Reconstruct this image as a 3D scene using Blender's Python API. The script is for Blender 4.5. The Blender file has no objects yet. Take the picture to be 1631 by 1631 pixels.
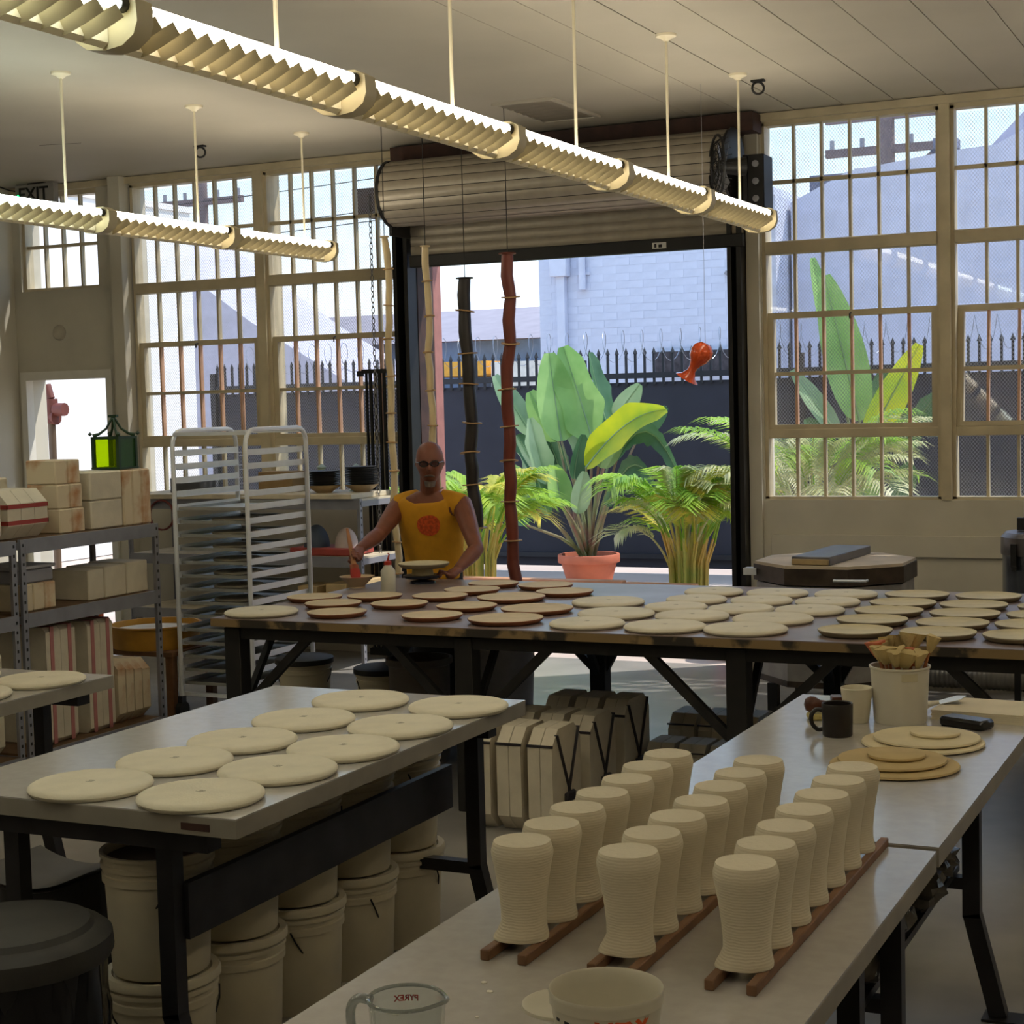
import bpy, bmesh, math, random
from math import sin, cos, pi, radians, sqrt, atan2
from mathutils import Vector, Matrix, noise

random.seed(7)
SC = bpy.context.scene
COL = SC.collection

# ------------------------------------------------------------------ camera
CAM_Z = 1.85
def camera_axes(yaw, pitch, roll):
    f = Vector((-sin(yaw)*cos(pitch), cos(yaw)*cos(pitch), -sin(pitch)))
    r = Vector((cos(yaw), sin(yaw), 0.0))
    d = f.cross(r)
    c, s = cos(roll), sin(roll)
    return c*r + s*d, -s*r + c*d, f
_r, _d, _f = camera_axes(radians(25.263), radians(3.7715), radians(1.4603))
cam = bpy.data.cameras.new('camera')
cam.sensor_width = 36.0
cam.lens = 2646.74/1631*36.0
cam.clip_end = 200
co = bpy.data.objects.new('camera', cam)
COL.objects.link(co)
co.matrix_world = Matrix(((_r.x, -_d.x, -_f.x, 0), (_r.y, -_d.y, -_f.y, 0), (_r.z, -_d.z, -_f.z, CAM_Z), (0, 0, 0, 1)))
SC.camera = co

# ------------------------------------------------------------------ sky, sun, exposure
W = bpy.data.worlds.new('sky'); SC.world = W
W.use_nodes = True
wn, wl = W.node_tree.nodes, W.node_tree.links
wn.clear()
w_out = wn.new('ShaderNodeOutputWorld'); w_bg = wn.new('ShaderNodeBackground')
w_tc = wn.new('ShaderNodeTexCoord'); w_sep = wn.new('ShaderNodeSeparateXYZ'); w_ramp = wn.new('ShaderNodeValToRGB')
w_ramp.color_ramp.elements[0].position = 0.0
w_ramp.color_ramp.elements[0].color = (0.93, 0.95, 1.0, 1)
w_ramp.color_ramp.elements[1].position = 0.45
w_ramp.color_ramp.elements[1].color = (0.42, 0.62, 0.95, 1)
_e = w_ramp.color_ramp.elements.new(0.15); _e.color = (0.56, 0.78, 0.93, 1)
wl.new(w_tc.outputs['Generated'], w_sep.inputs[0]); wl.new(w_sep.outputs['Z'], w_ramp.inputs[0])
wl.new(w_ramp.outputs[0], w_bg.inputs[0]); wl.new(w_bg.outputs[0], w_out.inputs[0])
w_bg.inputs[1].default_value = 1.25

sun = bpy.data.lights.new('sun', 'SUN'); sun.energy = 3.0; sun.angle = radians(1.0); sun.color = (1.0, 0.95, 0.86)
so = bpy.data.objects.new('sun', sun); COL.objects.link(so)
SUN_TO = Vector((sin(radians(52))*cos(radians(57)), cos(radians(52))*cos(radians(57)), sin(radians(57))))
so.rotation_euler = SUN_TO.to_track_quat('Z', 'Y').to_euler()
so.location = (6, 20, 12)

SC.view_settings.view_transform = 'Standard'
SC.view_settings.look = 'None'
SC.view_settings.gamma = 1.0
SC.view_settings.use_curve_mapping = False
SC.view_settings.exposure = 0.6
TUBE_POWER = 10.3
SC.cycles.caustics_reflective = False
SC.cycles.caustics_refractive = False
SC.cycles.max_bounces = 9

# ------------------------------------------------------------------ materials
def lin(c):
    return tuple(((x/255.0)/12.92 if x/255.0 <= 0.04045 else ((x/255.0+0.055)/1.055)**2.4) for x in c)
MATS = {}
def M(name, rgb, rough=0.6, metal=0.0, var=0.10, scale=9.0, bump=0.0, bscale=None, rgb2=None, spec=0.5, ramp=(0.35, 0.65), trans=0.0, sss=0.0, wave=None, coat=0.0):
    """procedural principled material: noise between two tones, optional bump; rgb given as sRGB 0-255"""
    if name in MATS: return MATS[name]
    m = bpy.data.materials.new(name); m.use_nodes = True
    n, l = m.node_tree.nodes, m.node_tree.links
    b = n['Principled BSDF']
    c = lin(rgb)
    c2 = lin(rgb2) if rgb2 else tuple(max(0, x*(1-2*var)) for x in c)
    tc = n.new('ShaderNodeTexCoord'); nz = n.new('ShaderNodeTexNoise'); rp = n.new('ShaderNodeValToRGB')
    nz.inputs['Scale'].default_value = scale; nz.inputs['Detail'].default_value = 5.0
    rp.color_ramp.elements[0].position = ramp[0]; rp.color_ramp.elements[1].position = ramp[1]
    rp.color_ramp.elements[0].color = (*c2, 1); rp.color_ramp.elements[1].color = (*c, 1)
    l.new(tc.outputs['Object'], nz.inputs['Vector']); l.new(nz.outputs['Fac'], rp.inputs[0])
    l.new(rp.outputs[0], b.inputs['Base Color'])
    b.inputs['Roughness'].default_value = rough; b.inputs['Metallic'].default_value = metal
    b.inputs['Specular IOR Level'].default_value = spec
    if coat: b.inputs['Coat Weight'].default_value = coat
    if trans:
        b.inputs['Transmission Weight'].default_value = trans
    if sss:
        b.inputs['Subsurface Weight'].default_value = sss
        b.inputs['Subsurface Radius'].default_value = (0.05, 0.05, 0.05)
    if bump:
        bp = n.new('ShaderNodeBump'); bp.inputs['Strength'].default_value = bump; bp.inputs['Distance'].default_value = 0.01
        if wave:
            wv = n.new('ShaderNodeTexWave'); wv.wave_type = 'BANDS'; wv.bands_direction = wave[0]
            wv.inputs['Scale'].default_value = wave[1]; wv.inputs['Distortion'].default_value = wave[2]
            l.new(tc.outputs['Object'], wv.inputs['Vector']); l.new(wv.outputs['Fac'], bp.inputs['Height'])
        else:
            nb = n.new('ShaderNodeTexNoise'); nb.inputs['Scale'].default_value = bscale or scale*4; nb.inputs['Detail'].default_value = 4
            l.new(tc.outputs['Object'], nb.inputs['Vector']); l.new(nb.outputs['Fac'], bp.inputs['Height'])
        l.new(bp.outputs[0], b.inputs['Normal'])
    MATS[name] = m
    return m
def emit(name, rgb, strength):
    m = bpy.data.materials.new(name); m.use_nodes = True
    n, l = m.node_tree.nodes, m.node_tree.links; n.clear()
    o = n.new('ShaderNodeOutputMaterial'); e = n.new('ShaderNodeEmission')
    e.inputs[0].default_value = (*rgb, 1); e.inputs[1].default_value = strength
    l.new(e.outputs[0], o.inputs[0]); MATS[name] = m
    return m
def glass(name, tint=(1, 1, 1), dirt=0.05, rough=0.02, ior=1.45):
    m = bpy.data.materials.new(name); m.use_nodes = True
    n, l = m.node_tree.nodes, m.node_tree.links; n.clear()
    o = n.new('ShaderNodeOutputMaterial'); t = n.new('ShaderNodeBsdfTransparent'); g = n.new('ShaderNodeBsdfGlossy'); d = n.new('ShaderNodeBsdfDiffuse')
    f = n.new('ShaderNodeLayerWeight'); pw = n.new('ShaderNodeMath'); pw.operation = 'POWER'; pw.inputs[1].default_value = 4.0; ma = n.new('ShaderNodeMath'); ma.operation = 'MULTIPLY_ADD'; ma.inputs[1].default_value = 0.8; ma.inputs[2].default_value = 0.02*ior/1.45
    f.inputs[0].default_value = 0.5; l.new(f.outputs['Facing'], pw.inputs[0]); l.new(pw.outputs[0], ma.inputs[0]); m1 = n.new('ShaderNodeMixShader'); m2 = n.new('ShaderNodeMixShader')
    tc = n.new('ShaderNodeTexCoord'); nz = n.new('ShaderNodeTexNoise'); nz.inputs['Scale'].default_value = 7; nz.inputs['Detail'].default_value = 6
    mp = n.new('ShaderNodeMapRange'); mp.inputs['From Min'].default_value = 0.4; mp.inputs['From Max'].default_value = 0.75
    mp.inputs['To Min'].default_value = dirt*0.4; mp.inputs['To Max'].default_value = dirt*1.6
    l.new(tc.outputs['Object'], nz.inputs['Vector']); l.new(nz.outputs['Fac'], mp.inputs['Value'])
    t.inputs[0].default_value = (*tint, 1); g.inputs['Roughness'].default_value = rough
    d.inputs[0].default_value = (0.75, 0.77, 0.8, 1)
    l.new(ma.outputs[0], m1.inputs[0]); l.new(t.outputs[0], m1.inputs[1]); l.new(g.outputs[0], m1.inputs[2])
    l.new(mp.outputs[0], m2.inputs[0]); l.new(m1.outputs[0], m2.inputs[1]); l.new(d.outputs[0], m2.inputs[2])
    l.new(m2.outputs[0], o.inputs[0]); MATS[name] = m
    return m
def leafmat(name, rgb, rgb2, tl=0.45, scale=3.0):
    m = bpy.data.materials.new(name); m.use_nodes = True
    n, l = m.node_tree.nodes, m.node_tree.links; n.clear()
    o = n.new('ShaderNodeOutputMaterial'); b = n.new('ShaderNodeBsdfPrincipled'); t = n.new('ShaderNodeBsdfTranslucent'); mx = n.new('ShaderNodeMixShader')
    tc = n.new('ShaderNodeTexCoord'); nz = n.new('ShaderNodeTexNoise'); rp = n.new('ShaderNodeValToRGB')
    nz.inputs['Scale'].default_value = scale; nz.inputs['Detail'].default_value = 3
    rp.color_ramp.elements[0].position = 0.35; rp.color_ramp.elements[1].position = 0.65
    rp.color_ramp.elements[0].color = (*lin(rgb2), 1); rp.color_ramp.elements[1].color = (*lin(rgb), 1)
    l.new(tc.outputs['Object'], nz.inputs['Vector']); l.new(nz.outputs['Fac'], rp.inputs[0])
    l.new(rp.outputs[0], b.inputs['Base Color']); l.new(rp.outputs[0], t.inputs[0]); b.inputs['Roughness'].default_value = 0.4
    mx.inputs[0].default_value = tl
    l.new(b.outputs[0], mx.inputs[1]); l.new(t.outputs[0], mx.inputs[2]); l.new(mx.outputs[0], o.inputs[0]); MATS[name] = m
    return m

# ------------------------------------------------------------------ mesh builder
class MB:
    def __init__(self): self.v = []; self.f = []
    def quad(self, a, b, c, d):
        i = len(self.v); self.v += [tuple(a), tuple(b), tuple(c), tuple(d)]; self.f.append((i, i+1, i+2, i+3)); return self
    def box(self, x0, x1, y0, y1, z0, z1, bev=0.0):
        if bev > 0: return self.bevbox(x0, x1, y0, y1, z0, z1, bev)
        i = len(self.v)
        self.v += [(x0,y0,z0),(x1,y0,z0),(x1,y1,z0),(x0,y1,z0),(x0,y0,z1),(x1,y0,z1),(x1,y1,z1),(x0,y1,z1)]
        self.f += [(i,i+3,i+2,i+1),(i+4,i+5,i+6,i+7),(i,i+1,i+5,i+4),(i+1,i+2,i+6,i+5),(i+2,i+3,i+7,i+6),(i+3,i,i+4,i+7)]
        return self
    def bevbox(self, x0, x1, y0, y1, z0, z1, b):
        # box with chamfered edges (24 verts)
        i = len(self.v); pts = []
        for sx in (0, 1):
            for sy in (0, 1):
                for sz in (0, 1):
                    X = (x0, x1)[sx]; Y = (y0, y1)[sy]; Z = (z0, z1)[sz]
                    dx = b if sx == 0 else -b; dy = b if sy == 0 else -b; dz = b if sz == 0 else -b
                    pts += [(X, Y+dy, Z+dz), (X+dx, Y, Z+dz), (X+dx, Y+dy, Z)]
        self.v += pts
        def id(sx, sy, sz, k): return i + (sx*4+sy*2+sz)*3 + k
        F = []
        for s in (0, 1):
            F.append([id(s,0,0,0), id(s,1,0,0), id(s,1,1,0), id(s,0,1,0)])
            F.append([id(0,s,0,1), id(1,s,0,1), id(1,s,1,1), id(0,s,1,1)])
            F.append([id(0,0,s,2), id(1,0,s,2), id(1,1,s,2), id(0,1,s,2)])
        for a in (0, 1):
            for c in (0, 1):
                F.append([id(0,a,c,1), id(1,a,c,1), id(1,a,c,2), id(0,a,c,2)])
                F.append([id(a,0,c,0), id(a,1,c,0), id(a,1,c,2), id(a,0,c,2)])
                F.append([id(a,c,0,0), id(a,c,1,0), id(a,c,1,1), id(a,c,0,1)])
                for e in (0, 1): F.append([id(a,c,e,0), id(a,c,e,1), id(a,c,e,2)])
        cx = Vector(((x0+x1)/2, (y0+y1)/2, (z0+z1)/2))
        for fc in F:
            P = [Vector(self.v[k]) for k in fc]; nrm = (P[1]-P[0]).cross(P[2]-P[0]); ct = sum(P, Vector())/len(P)
            if nrm.dot(ct-cx) < 0: fc.reverse()
            self.f.append(tuple(fc))
        return self
    def lathe(self, prof, n=32, c=(0, 0, 0), warp=None):
        """revolve (r,z) profile about z; r==0 ends become poles"""
        rings = []
        for (r, z) in prof:
            if r <= 1e-6:
                rings.append([len(self.v)]); self.v.append((c[0], c[1], c[2]+z))
            else:
                ring = []
                for k in range(n):
                    a = 2*pi*k/n; rr = r*(warp(a, z) if warp else 1.0)
                    ring.append(len(self.v)); self.v.append((c[0]+rr*cos(a), c[1]+rr*sin(a), c[2]+z))
                rings.append(ring)
        for A, B in zip(rings, rings[1:]):
            for k in range(n):
                a0, a1 = A[k % len(A)], A[(k+1) % len(A)]; b0, b1 = B[k % len(B)], B[(k+1) % len(B)]
                if len(A) == 1 and len(B) == 1: continue
                if len(A) == 1: self.f.append((a0, b0, b1))
                elif len(B) == 1: self.f.append((a0, a1, b0))
                else: self.f.append((a0, a1, b1, b0))
        return self
    def tube(self, pts, rad, n=10, caps=True, flat=None):
        """tube along points; rad number or list; flat=(a,b) gives elliptical section multipliers"""
        pts = [Vector(p) for p in pts]
        if not isinstance(rad, (list, tuple)): rad = [rad]*len(pts)
        rings = []; up = None
        for i, p in enumerate(pts):
            t = (pts[min(i+1, len(pts)-1)]-pts[max(i-1, 0)])
            t = t.normalized() if t.length > 1e-9 else Vector((0, 0, 1))
            if up is None:
                up = Vector((0, 0, 1)) if abs(t.z) < 0.9 else Vector((1, 0, 0))
            s = t.cross(up); 
            if s.length < 1e-6: s = t.cross(Vector((0, 1, 0)))
            s.normalize(); u = s.cross(t).normalized(); up = u
            ring = []
            for k in range(n):
                a = 2*pi*k/n
                fa, fb = flat if flat else (1, 1)
                ring.append(len(self.v)); self.v.append(tuple(p + s*(cos(a)*rad[i]*fa) + u*(sin(a)*rad[i]*fb)))
            rings.append(ring)
        for A, B in zip(rings, rings[1:]):
            for k in range(n): self.f.append((A[k], A[(k+1) % n], B[(k+1) % n], B[k]))
        if caps:
            self.f.append(tuple(rings[0][::-1])); self.f.append(tuple(rings[-1]))
        return self
    def bar(self, p0, p1, w, h, up=(0, 0, 1)):
        """square bar between two points"""
        p0, p1 = Vector(p0), Vector(p1); t = (p1-p0).normalized(); up = Vector(up)
        s = t.cross(up)
        if s.length < 1e-5: s = t.cross(Vector((0, 1, 0)))
        s.normalize(); u = s.cross(t).normalized()
        i = len(self.v)
        for p in (p0, p1):
            for a, b in ((-1,-1),(1,-1),(1,1),(-1,1)): self.v.append(tuple(p+s*(a*w/2)+u*(b*h/2)))
        self.f += [(i,i+1,i+2,i+3)[::-1],(i+4,i+5,i+6,i+7)]
        for k in range(4): self.f.append((i+k, i+(k+1)%4, i+4+(k+1)%4, i+4+k))
        return self
    def prism(self, poly, axis, a, b):
        """extrude 2d polygon along axis from a to b; poly in the other two axes in order (x,y),(x,z) or (y,z)"""
        i = len(self.v); n = len(poly)
        for t in (a, b):
            for (p, q) in poly:
                self.v.append({'x': (t, p, q), 'y': (p, t, q), 'z': (p, q, t)}[axis])
        self.f.append(tuple(range(i, i+n))[::-1]); self.f.append(tuple(range(i+n, i+2*n)))
        for k in range(n): self.f.append((i+k, i+(k+1) % n, i+n+(k+1) % n, i+n+k))
        return self
    def surf(self, fn, nu, nv, cap=False):
        i = len(self.v)
        for a in range(nu+1):
            for b in range(nv+1): self.v.append(tuple(fn(a/nu, b/nv)))
        for a in range(nu):
            for b in range(nv):
                k = i+a*(nv+1)+b; self.f.append((k, k+nv+1, k+nv+2, k+1))
        if cap:
            self.f.append(tuple(i+a*(nv+1) for a in range(nu))); self.f.append(tuple(i+a*(nv+1)+nv for a in range(nu))[::-1])
        return self
    def xf(self, mat, start=0):
        for k in range(start, len(self.v)): self.v[k] = tuple(mat @ Vector(self.v[k]))
        return self
    def mesh(self, name, mat, ang=40, weld=False):
        me = bpy.data.meshes.new(name); me.from_pydata(self.v, [], self.f)
        bm = bmesh.new(); bm.from_mesh(me)
        if weld: bmesh.ops.remove_doubles(bm, verts=bm.verts, dist=1e-6)
        bmesh.ops.recalc_face_normals(bm, faces=bm.faces); bm.to_mesh(me); bm.free()
        me.materials.append(mat)
        if ang:
            me.polygons.foreach_set('use_smooth', [True]*len(me.polygons)); me.set_sharp_from_angle(angle=radians(ang))
        me.update()
        return me
    def build(self, name, mat, parent=None, loc=(0, 0, 0), rz=0.0, ang=40, weld=False):
        return put(name, self.mesh(name, mat, ang, weld), parent, loc, rz)

def put(name, me, parent=None, loc=(0, 0, 0), rz=0.0, rot=None, scale=None):
    o = bpy.data.objects.new(name, me); COL.objects.link(o); o.location = loc
    o.rotation_euler = rot if rot else (0, 0, rz)
    if scale: o.scale = scale
    if parent: o.parent = parent
    return o
def tag(o, label, cat, group=None, kind=None):
    if label: o['label'] = label
    if cat: o['category'] = cat
    if group: o['group'] = group
    if kind: o['kind'] = kind
    return o
def thing(name, label, cat, loc=(0, 0, 0), rz=0.0, group=None):
    o = bpy.data.objects.new(name, None); COL.objects.link(o); o.location = loc; o.rotation_euler = (0, 0, rz)
    o.empty_display_size = 0.1
    return tag(o, label, cat, group)
def struct(name, label=None, loc=(0, 0, 0)):
    o = bpy.data.objects.new(name, None); COL.objects.link(o); o.location = loc; o['kind'] = 'structure'
    if label: o['label'] = label
    return o
def S(o, label=None):
    o['kind'] = 'structure'
    if label: o['label'] = label
    return o
def copy_tree(o, parent=None):
    c = o.copy(); COL.objects.link(c); c.parent = parent
    for ch in list(o.children): copy_tree(ch, c)
    return c
ORD = ['first', 'second', 'third', 'fourth', 'fifth', 'sixth', 'seventh', 'eighth', 'ninth', 'tenth']
def spl(pts, n=5):
    """Catmull-Rom through points"""
    P = [Vector(p) for p in pts]; P = [P[0]*2-P[1]]+P+[P[-1]*2-P[-2]]; out = []
    for i in range(1, len(P)-2):
        a, b, c, d = P[i-1], P[i], P[i+1], P[i+2]
        for k in range(n):
            t = k/n; out.append(0.5*((2*b)+(c-a)*t+(2*a-5*b+4*c-d)*t*t+(3*b-a-3*c+d)*t**3))
    out.append(P[-2]); return out
def text_mesh(body, size, depth=0.001, bold=0.0):
    cu = bpy.data.curves.new('lettering', 'FONT'); cu.body = body; cu.size = size; cu.extrude = depth; cu.offset = bold
    cu.align_x = 'CENTER'; cu.align_y = 'CENTER'; cu.resolution_u = 3
    o = bpy.data.objects.new('lettering', cu); COL.objects.link(o)
    dg = bpy.context.evaluated_depsgraph_get(); me = bpy.data.meshes.new_from_object(o.evaluated_get(dg))
    bpy.data.objects.remove(o); bpy.data.curves.remove(cu)
    return me

# palette
WALL = M('wall_paint', (206, 200, 184), 0.75, var=0.05, scale=2.5, bump=0.05)
TRIM = M('window_paint', (205, 192, 162), 0.5, var=0.08, scale=6)
CEIL = M('ceiling_paint', (186, 179, 165), 0.8, var=0.05, scale=1.2, bump=0.04)
CONC = M('floor_concrete', (156, 152, 147), 0.27, var=0.12, scale=1.8, bump=0.02, bscale=30, spec=0.65)
GLASS = glass('window_glass', dirt=0.05)
WIRE = M('galvanised_wire', (190, 194, 204), 0.5, 0.1)
PLASTER = M('plaster', (232, 223, 198), 0.85, var=0.04, scale=14, bump=0.15, bscale=120)
PLASTER2 = M('plaster_aged', (222, 212, 190), 0.85, var=0.07, scale=7, bump=0.12, bscale=60)
PLASTER3 = M('plaster_stained', (220, 204, 174), 0.85, var=0.2, scale=5, rgb2=(186, 126, 78), ramp=(0.33, 0.5), bump=0.1)
RAWCLAY = M('raw_clay', (224, 213, 188), 0.85, var=0.04, scale=10, bump=0.12, wave=('Z', 60.0, 3.0))
BLACKSTEEL = M('black_steel', (30, 29, 30), 0.5, 0.2, var=0.2)
DARKMETAL = M('dark_metal', (52, 50, 52), 0.45, 0.5, var=0.2)
GREYSTEEL = M('grey_shelf_steel', (146, 146, 154), 0.45, 0.2, var=0.08)
ALU = M('aluminium', (236, 238, 242), 0.34, 0.25, var=0.04)
LAMINATE = M('grey_laminate', (186, 181, 175), 0.18, var=0.04, scale=30, spec=0.75)
LAMEDGE = M('laminate_edge', (150, 143, 130), 0.5, var=0.08)
WOODSTRIP = M('wood_strip', (140, 102, 72), 0.6, var=0.2, scale=12)
WHITEPL = M('white_plastic', (222, 216, 200), 0.45, var=0.04)
LIDBLACK = M('black_rubber', (26, 25, 25), 0.6, var=0.25)
TERRA = M('terracotta', (202, 112, 82), 0.75, var=0.1, scale=5)
BLADE = M('louver_enamel', (196, 184, 150), 0.5, var=0.03)
LIGHTCREAM = M('fixture_enamel', (238, 228, 200), 0.4, var=0.03)

# ================================================================== the room shell
XL, XR, YF, YB, ZC = -9.6, 3.2, -3.2, 10.8, 3.715
S(MB().box(XL-0.3, XR+0.3, YF-0.3, YB+0.12, -0.2, 0.0).build('floor', CONC), 'grey concrete workshop floor')
# ceiling: plastered slab to the left, long boards with open joints to the right
ceiling = S(MB().box(XL-0.3, XR+0.3, YF-0.3, YB+0.3, ZC+0.012, ZC+0.25).build('ceiling', M('joint_dark', (70, 64, 56), 0.9)), 'off-white plaster and board ceiling')
MB().box(XL-0.3, -3.62, YF-0.3, YB+0.3, ZC, ZC+0.011).build('plaster_field', CEIL, ceiling)
bx = -3.615
board_me = {}
k = 0
while bx < XR:
    w = 0.3225
    cuts = [YF-0.3, 1.2+0.61*(k % 3), 6.1+0.4*((k*2) % 4), YB+0.3]
    for a, b in zip(cuts, cuts[1:]):
        MB().box(bx, bx+w-0.0045, a+0.001, b-0.002, ZC-0.001*(k % 2), ZC+0.011).build('ceiling_board', CEIL, ceiling)
    bx += 0.3245; k += 1
# cracks and a loose flake, as thin raised plaster
for (x0, y0, x1, y1) in ((-5.3, 6.45, -5.0, 6.8), (-5.0, 6.8, -4.75, 7.25), (-7.9, 9.2, -7.6, 9.28)):
    MB().bar((x0, y0, ZC-0.0005), (x1, y1, ZC-0.0005), 0.0035, 0.002).build('crack', M('joint_dark', (70, 64, 56)), ceiling)

wb = MB()
T = 0.24
def wbox(x0, x1, z0, z1, d=0.0): wb.box(x0, x1, YB+d, YB+T, z0, z1)
wbox(XL, XR, 3.66, ZC+0.02)
wbox(XL, -9.52, 0, 3.66); wbox(-9.52, -8.72, 2.14, 2.86); wbox(-8.66, -8.42, 0, 3.66)
wbox(-8.72, -8.66, 2.14, 3.66)
wbox(-8.42, -5.95, 0, 1.155); wbox(-5.95, -5.83, 0, 3.66); wbox(-5.83, -3.40, 2.95, 3.66)
wbox(-3.40, -3.215, 0, 3.66); wbox(-3.215, XR, 0, 1.155); wbox(2.985, XR, 1.155, 3.66)
wall_back = S(wb.build('wall_back', WALL), 'cream painted back wall with window bays')
S(MB().box(XL-0.24, XL, YF-0.24, YB+T, 0, ZC+0.02).build('wall_left', WALL), 'white left side wall')
S(MB().box(XR, XR+0.24, YF-0.24, YB+T, 0, ZC+0.02).build('wall_right', WALL), 'white right side wall')
S(MB().box(XL, XR, YF-0.24, YF, 0, ZC+0.02).build('wall_front', WALL), 'white wall behind the camera')
S(MB().box(-3.17, XR, YB-0.03, YB, 0.785, 0.925, 0.004).build('trim_1', WALL), 'wide flat board along the wall under the right windows')
S(MB().box(-8.53, -8.42, YB-0.09, YB, 0, ZC).build('trim_2', WALL), 'boxed pilaster between small window and left window bays')
S(MB().box(XL, XR, YB-0.02, YB, 3.66, 3.71).build('trim_3', TRIM), 'head trim over the windows')
S(MB().box(-3.31, -3.225, YB-0.035, YB, 0, 3.66).build('trim_4', WALL), 'painted post right of the roll-up door')
for a, b, nm in ((-8.42, -5.95, 'baseboard_left'), (-3.2, XR, 'baseboard_right')):
    S(MB().box(a, b, YB-0.02, YB, 0, 0.1).build(nm, WALL))

# ------------------------------------------------------------------ windows
ROWS = [1.16, 1.597, 1.975, 2.39, 2.83, 3.262, 3.65]
PANE_CACHE = {}
def pane(parent, x0, x1, z0, z1, y=0.0):
    key = (round(x1-x0, 3), round(z1-z0, 3))
    if key not in PANE_CACHE:
        w, h = x1-x0, z1-z0
        PANE_CACHE[key] = MB().box(-w/2, w/2, -0.002, 0.002, -h/2, h/2).mesh('pane', GLASS, 0)
    return put('pane', PANE_CACHE[key], parent, ((x0+x1)/2, y, (z0+z1)/2))
def mesh_screen(parent, x0, x1, z0, z1, y):
    """expanded-metal security mesh: rows of zigzag strands"""
    mb = MB(); cw, ch, t = 0.021, 0.0135, 0.0030
    nc = int((x1-x0)/cw); nr = int((z1-z0)/ch)
    for r in range(nr):
        z = z0+(r+0.5)*ch
        lo, hi = z-ch*0.5, z+ch*0.5
        if r % 2: lo, hi = hi, lo
        base = len(mb.v)
        for c in range(2*nc+1):
            zz = lo if c % 2 == 0 else hi
            mb.v += [(x0+c*cw/2, y, zz-t/2), (x0+c*cw/2, y, zz+t/2)]
        for c in range(2*nc):
            b = base+2*c; mb.f.append((b, b+2, b+3, b+1))
    me = bpy.data.meshes.new('security_mesh'); me.from_pydata(mb.v, [], mb.f); me.materials.append(WIRE)
    o = put('security_mesh', me, parent); o['kind'] = 'stuff'
    return o
def muntin(parent, mb, name='muntin'): return mb.build(name, TRIM, parent)
def window_bay(name, label, x0, x1, tilt=0.0, screen=True, ncol=6):
    w = struct(name, label, (0, YB+0.07, 0))
    fr = MB()
    fr.box(x0, x0+0.025, -0.05, 0.05, 1.16, 3.65); fr.box(x1-0.025, x1, -0.05, 0.05, 1.16, 3.65)
    fr.box(x0, x1, -0.05, 0.05, 3.63, 3.66); fr.box(x0, x1, -0.05, 0.05, 1.155, 1.175)
    fr.build('frame', TRIM, w)
    MB().box(x0+0.02, x1-0.02, -0.06, 0.03, 2.785, 2.87, 0.006).build('transom', TRIM, w)
    MB().box(x0+0.02, x1-0.02, -0.045, 0.03, 1.565, 1.625, 0.004).build('rail', TRIM, w)
    cw = (x1-x0-0.05)/ncol
    xs = [x0+0.025+cw*k for k in range(ncol+1)]
    for (za, zb) in ((1.175, 1.565), (2.40, 2.785), (2.87, 3.63)):
        for x in xs[1:-1]: muntin(w, MB().box(x-0.009, x+0.009, -0.02, 0.02, za, zb))
    muntin(w, MB().box(x0+0.02, x1-0.02, -0.02, 0.02, 3.25, 3.275))
    for (za, zb) in ((1.175, 1.565), (2.41, 2.785), (2.87, 3.25), (3.275, 3.63)):
        for c in range(ncol): pane(w, xs[c]+0.009, xs[c+1]-0.009, za, zb)
    # pivoting sash over two rows
    s = bpy.data.objects.new('sash', None); COL.objects.link(s); s.parent = w; s.location = (0, 0, 1.625); s.rotation_euler = (tilt, 0, 0)
    h = 2.40-1.625
    sf = MB()
    sf.box(x0+0.025, x0+0.065, -0.03, 0.025, 0, h); sf.box(x1-0.065, x1-0.025, -0.03, 0.025, 0, h)
    sf.box(x0+0.065, x1-0.065, -0.03, 0.025, h-0.04, h); sf.box(x0+0.065, x1-0.065, -0.03, 0.025, 0, 0.03)
    sf.build('sash_frame', TRIM, s)
    RED = M('primer_bar', (216, 172, 142), 0.6)
    for c, x in enumerate(xs[1:-1]): MB().box(x-0.008, x+0.008, -0.02, 0.02, 0.03, h-0.04).build('muntin', RED, s)
    muntin(s, MB().box(x0+0.065, x1-0.065, -0.021, 0.021, 0.355, 0.38))
    xe = [x0+0.065]+xs[1:-1]+[x1-0.065]
    for (za, zb) in ((0.03, 0.355), (0.38, h-0.04)):
        for c in range(ncol): pane(s, xe[c]+0.008, xe[c+1]-0.008, za, zb)
    MB().tube([(x0+(x1-x0)*0.5, -0.035, h-0.02), (x0+(x1-x0)*0.5, -0.06, h-0.03), (x0+(x1-x0)*0.5, -0.06, h-0.06)], 0.006, 6).build('latch', DARKMETAL, s)
    if screen: mesh_screen(w, x0+0.02, x1-0.02, 1.17, 3.64, 0.11)
    return w
window_bay('window_1', 'leftmost tall factory window bay, sky white behind it', -8.40, -7.215)
window_bay('window_2', 'tall factory window bay left of the roll-up door', -7.135, -5.96)
S(MB().box(-7.215, -7.135, YB-0.01, YB+T, 1.155, 3.66).build('trim_5', TRIM), 'mullion post between the two left bays')
window_bay('window_3', 'tall window bay right of the roll-up door, big green leaves behind', -3.215, -2.045)
window_bay('window_4', 'rightmost window bay with its middle sash tipped open', -1.98, -0.79, tilt=radians(-5))
S(MB().box(-2.045, -1.98, YB-0.01, YB+T, 1.155, 3.66).build('trim_6', TRIM), 'mullion post between the two right bays')
window_bay('window_6_added', 'added unseen window bay beyond the right picture edge, first', -0.725, 0.465)  # unseen bays from here on, added so daylight reaches the right table and floor
window_bay('window_7_added', 'added unseen window bay beyond the right picture edge, second', 0.53, 1.72)
window_bay('window_8_added', 'added unseen window bay beyond the right picture edge, third', 1.785, 2.975)
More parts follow.
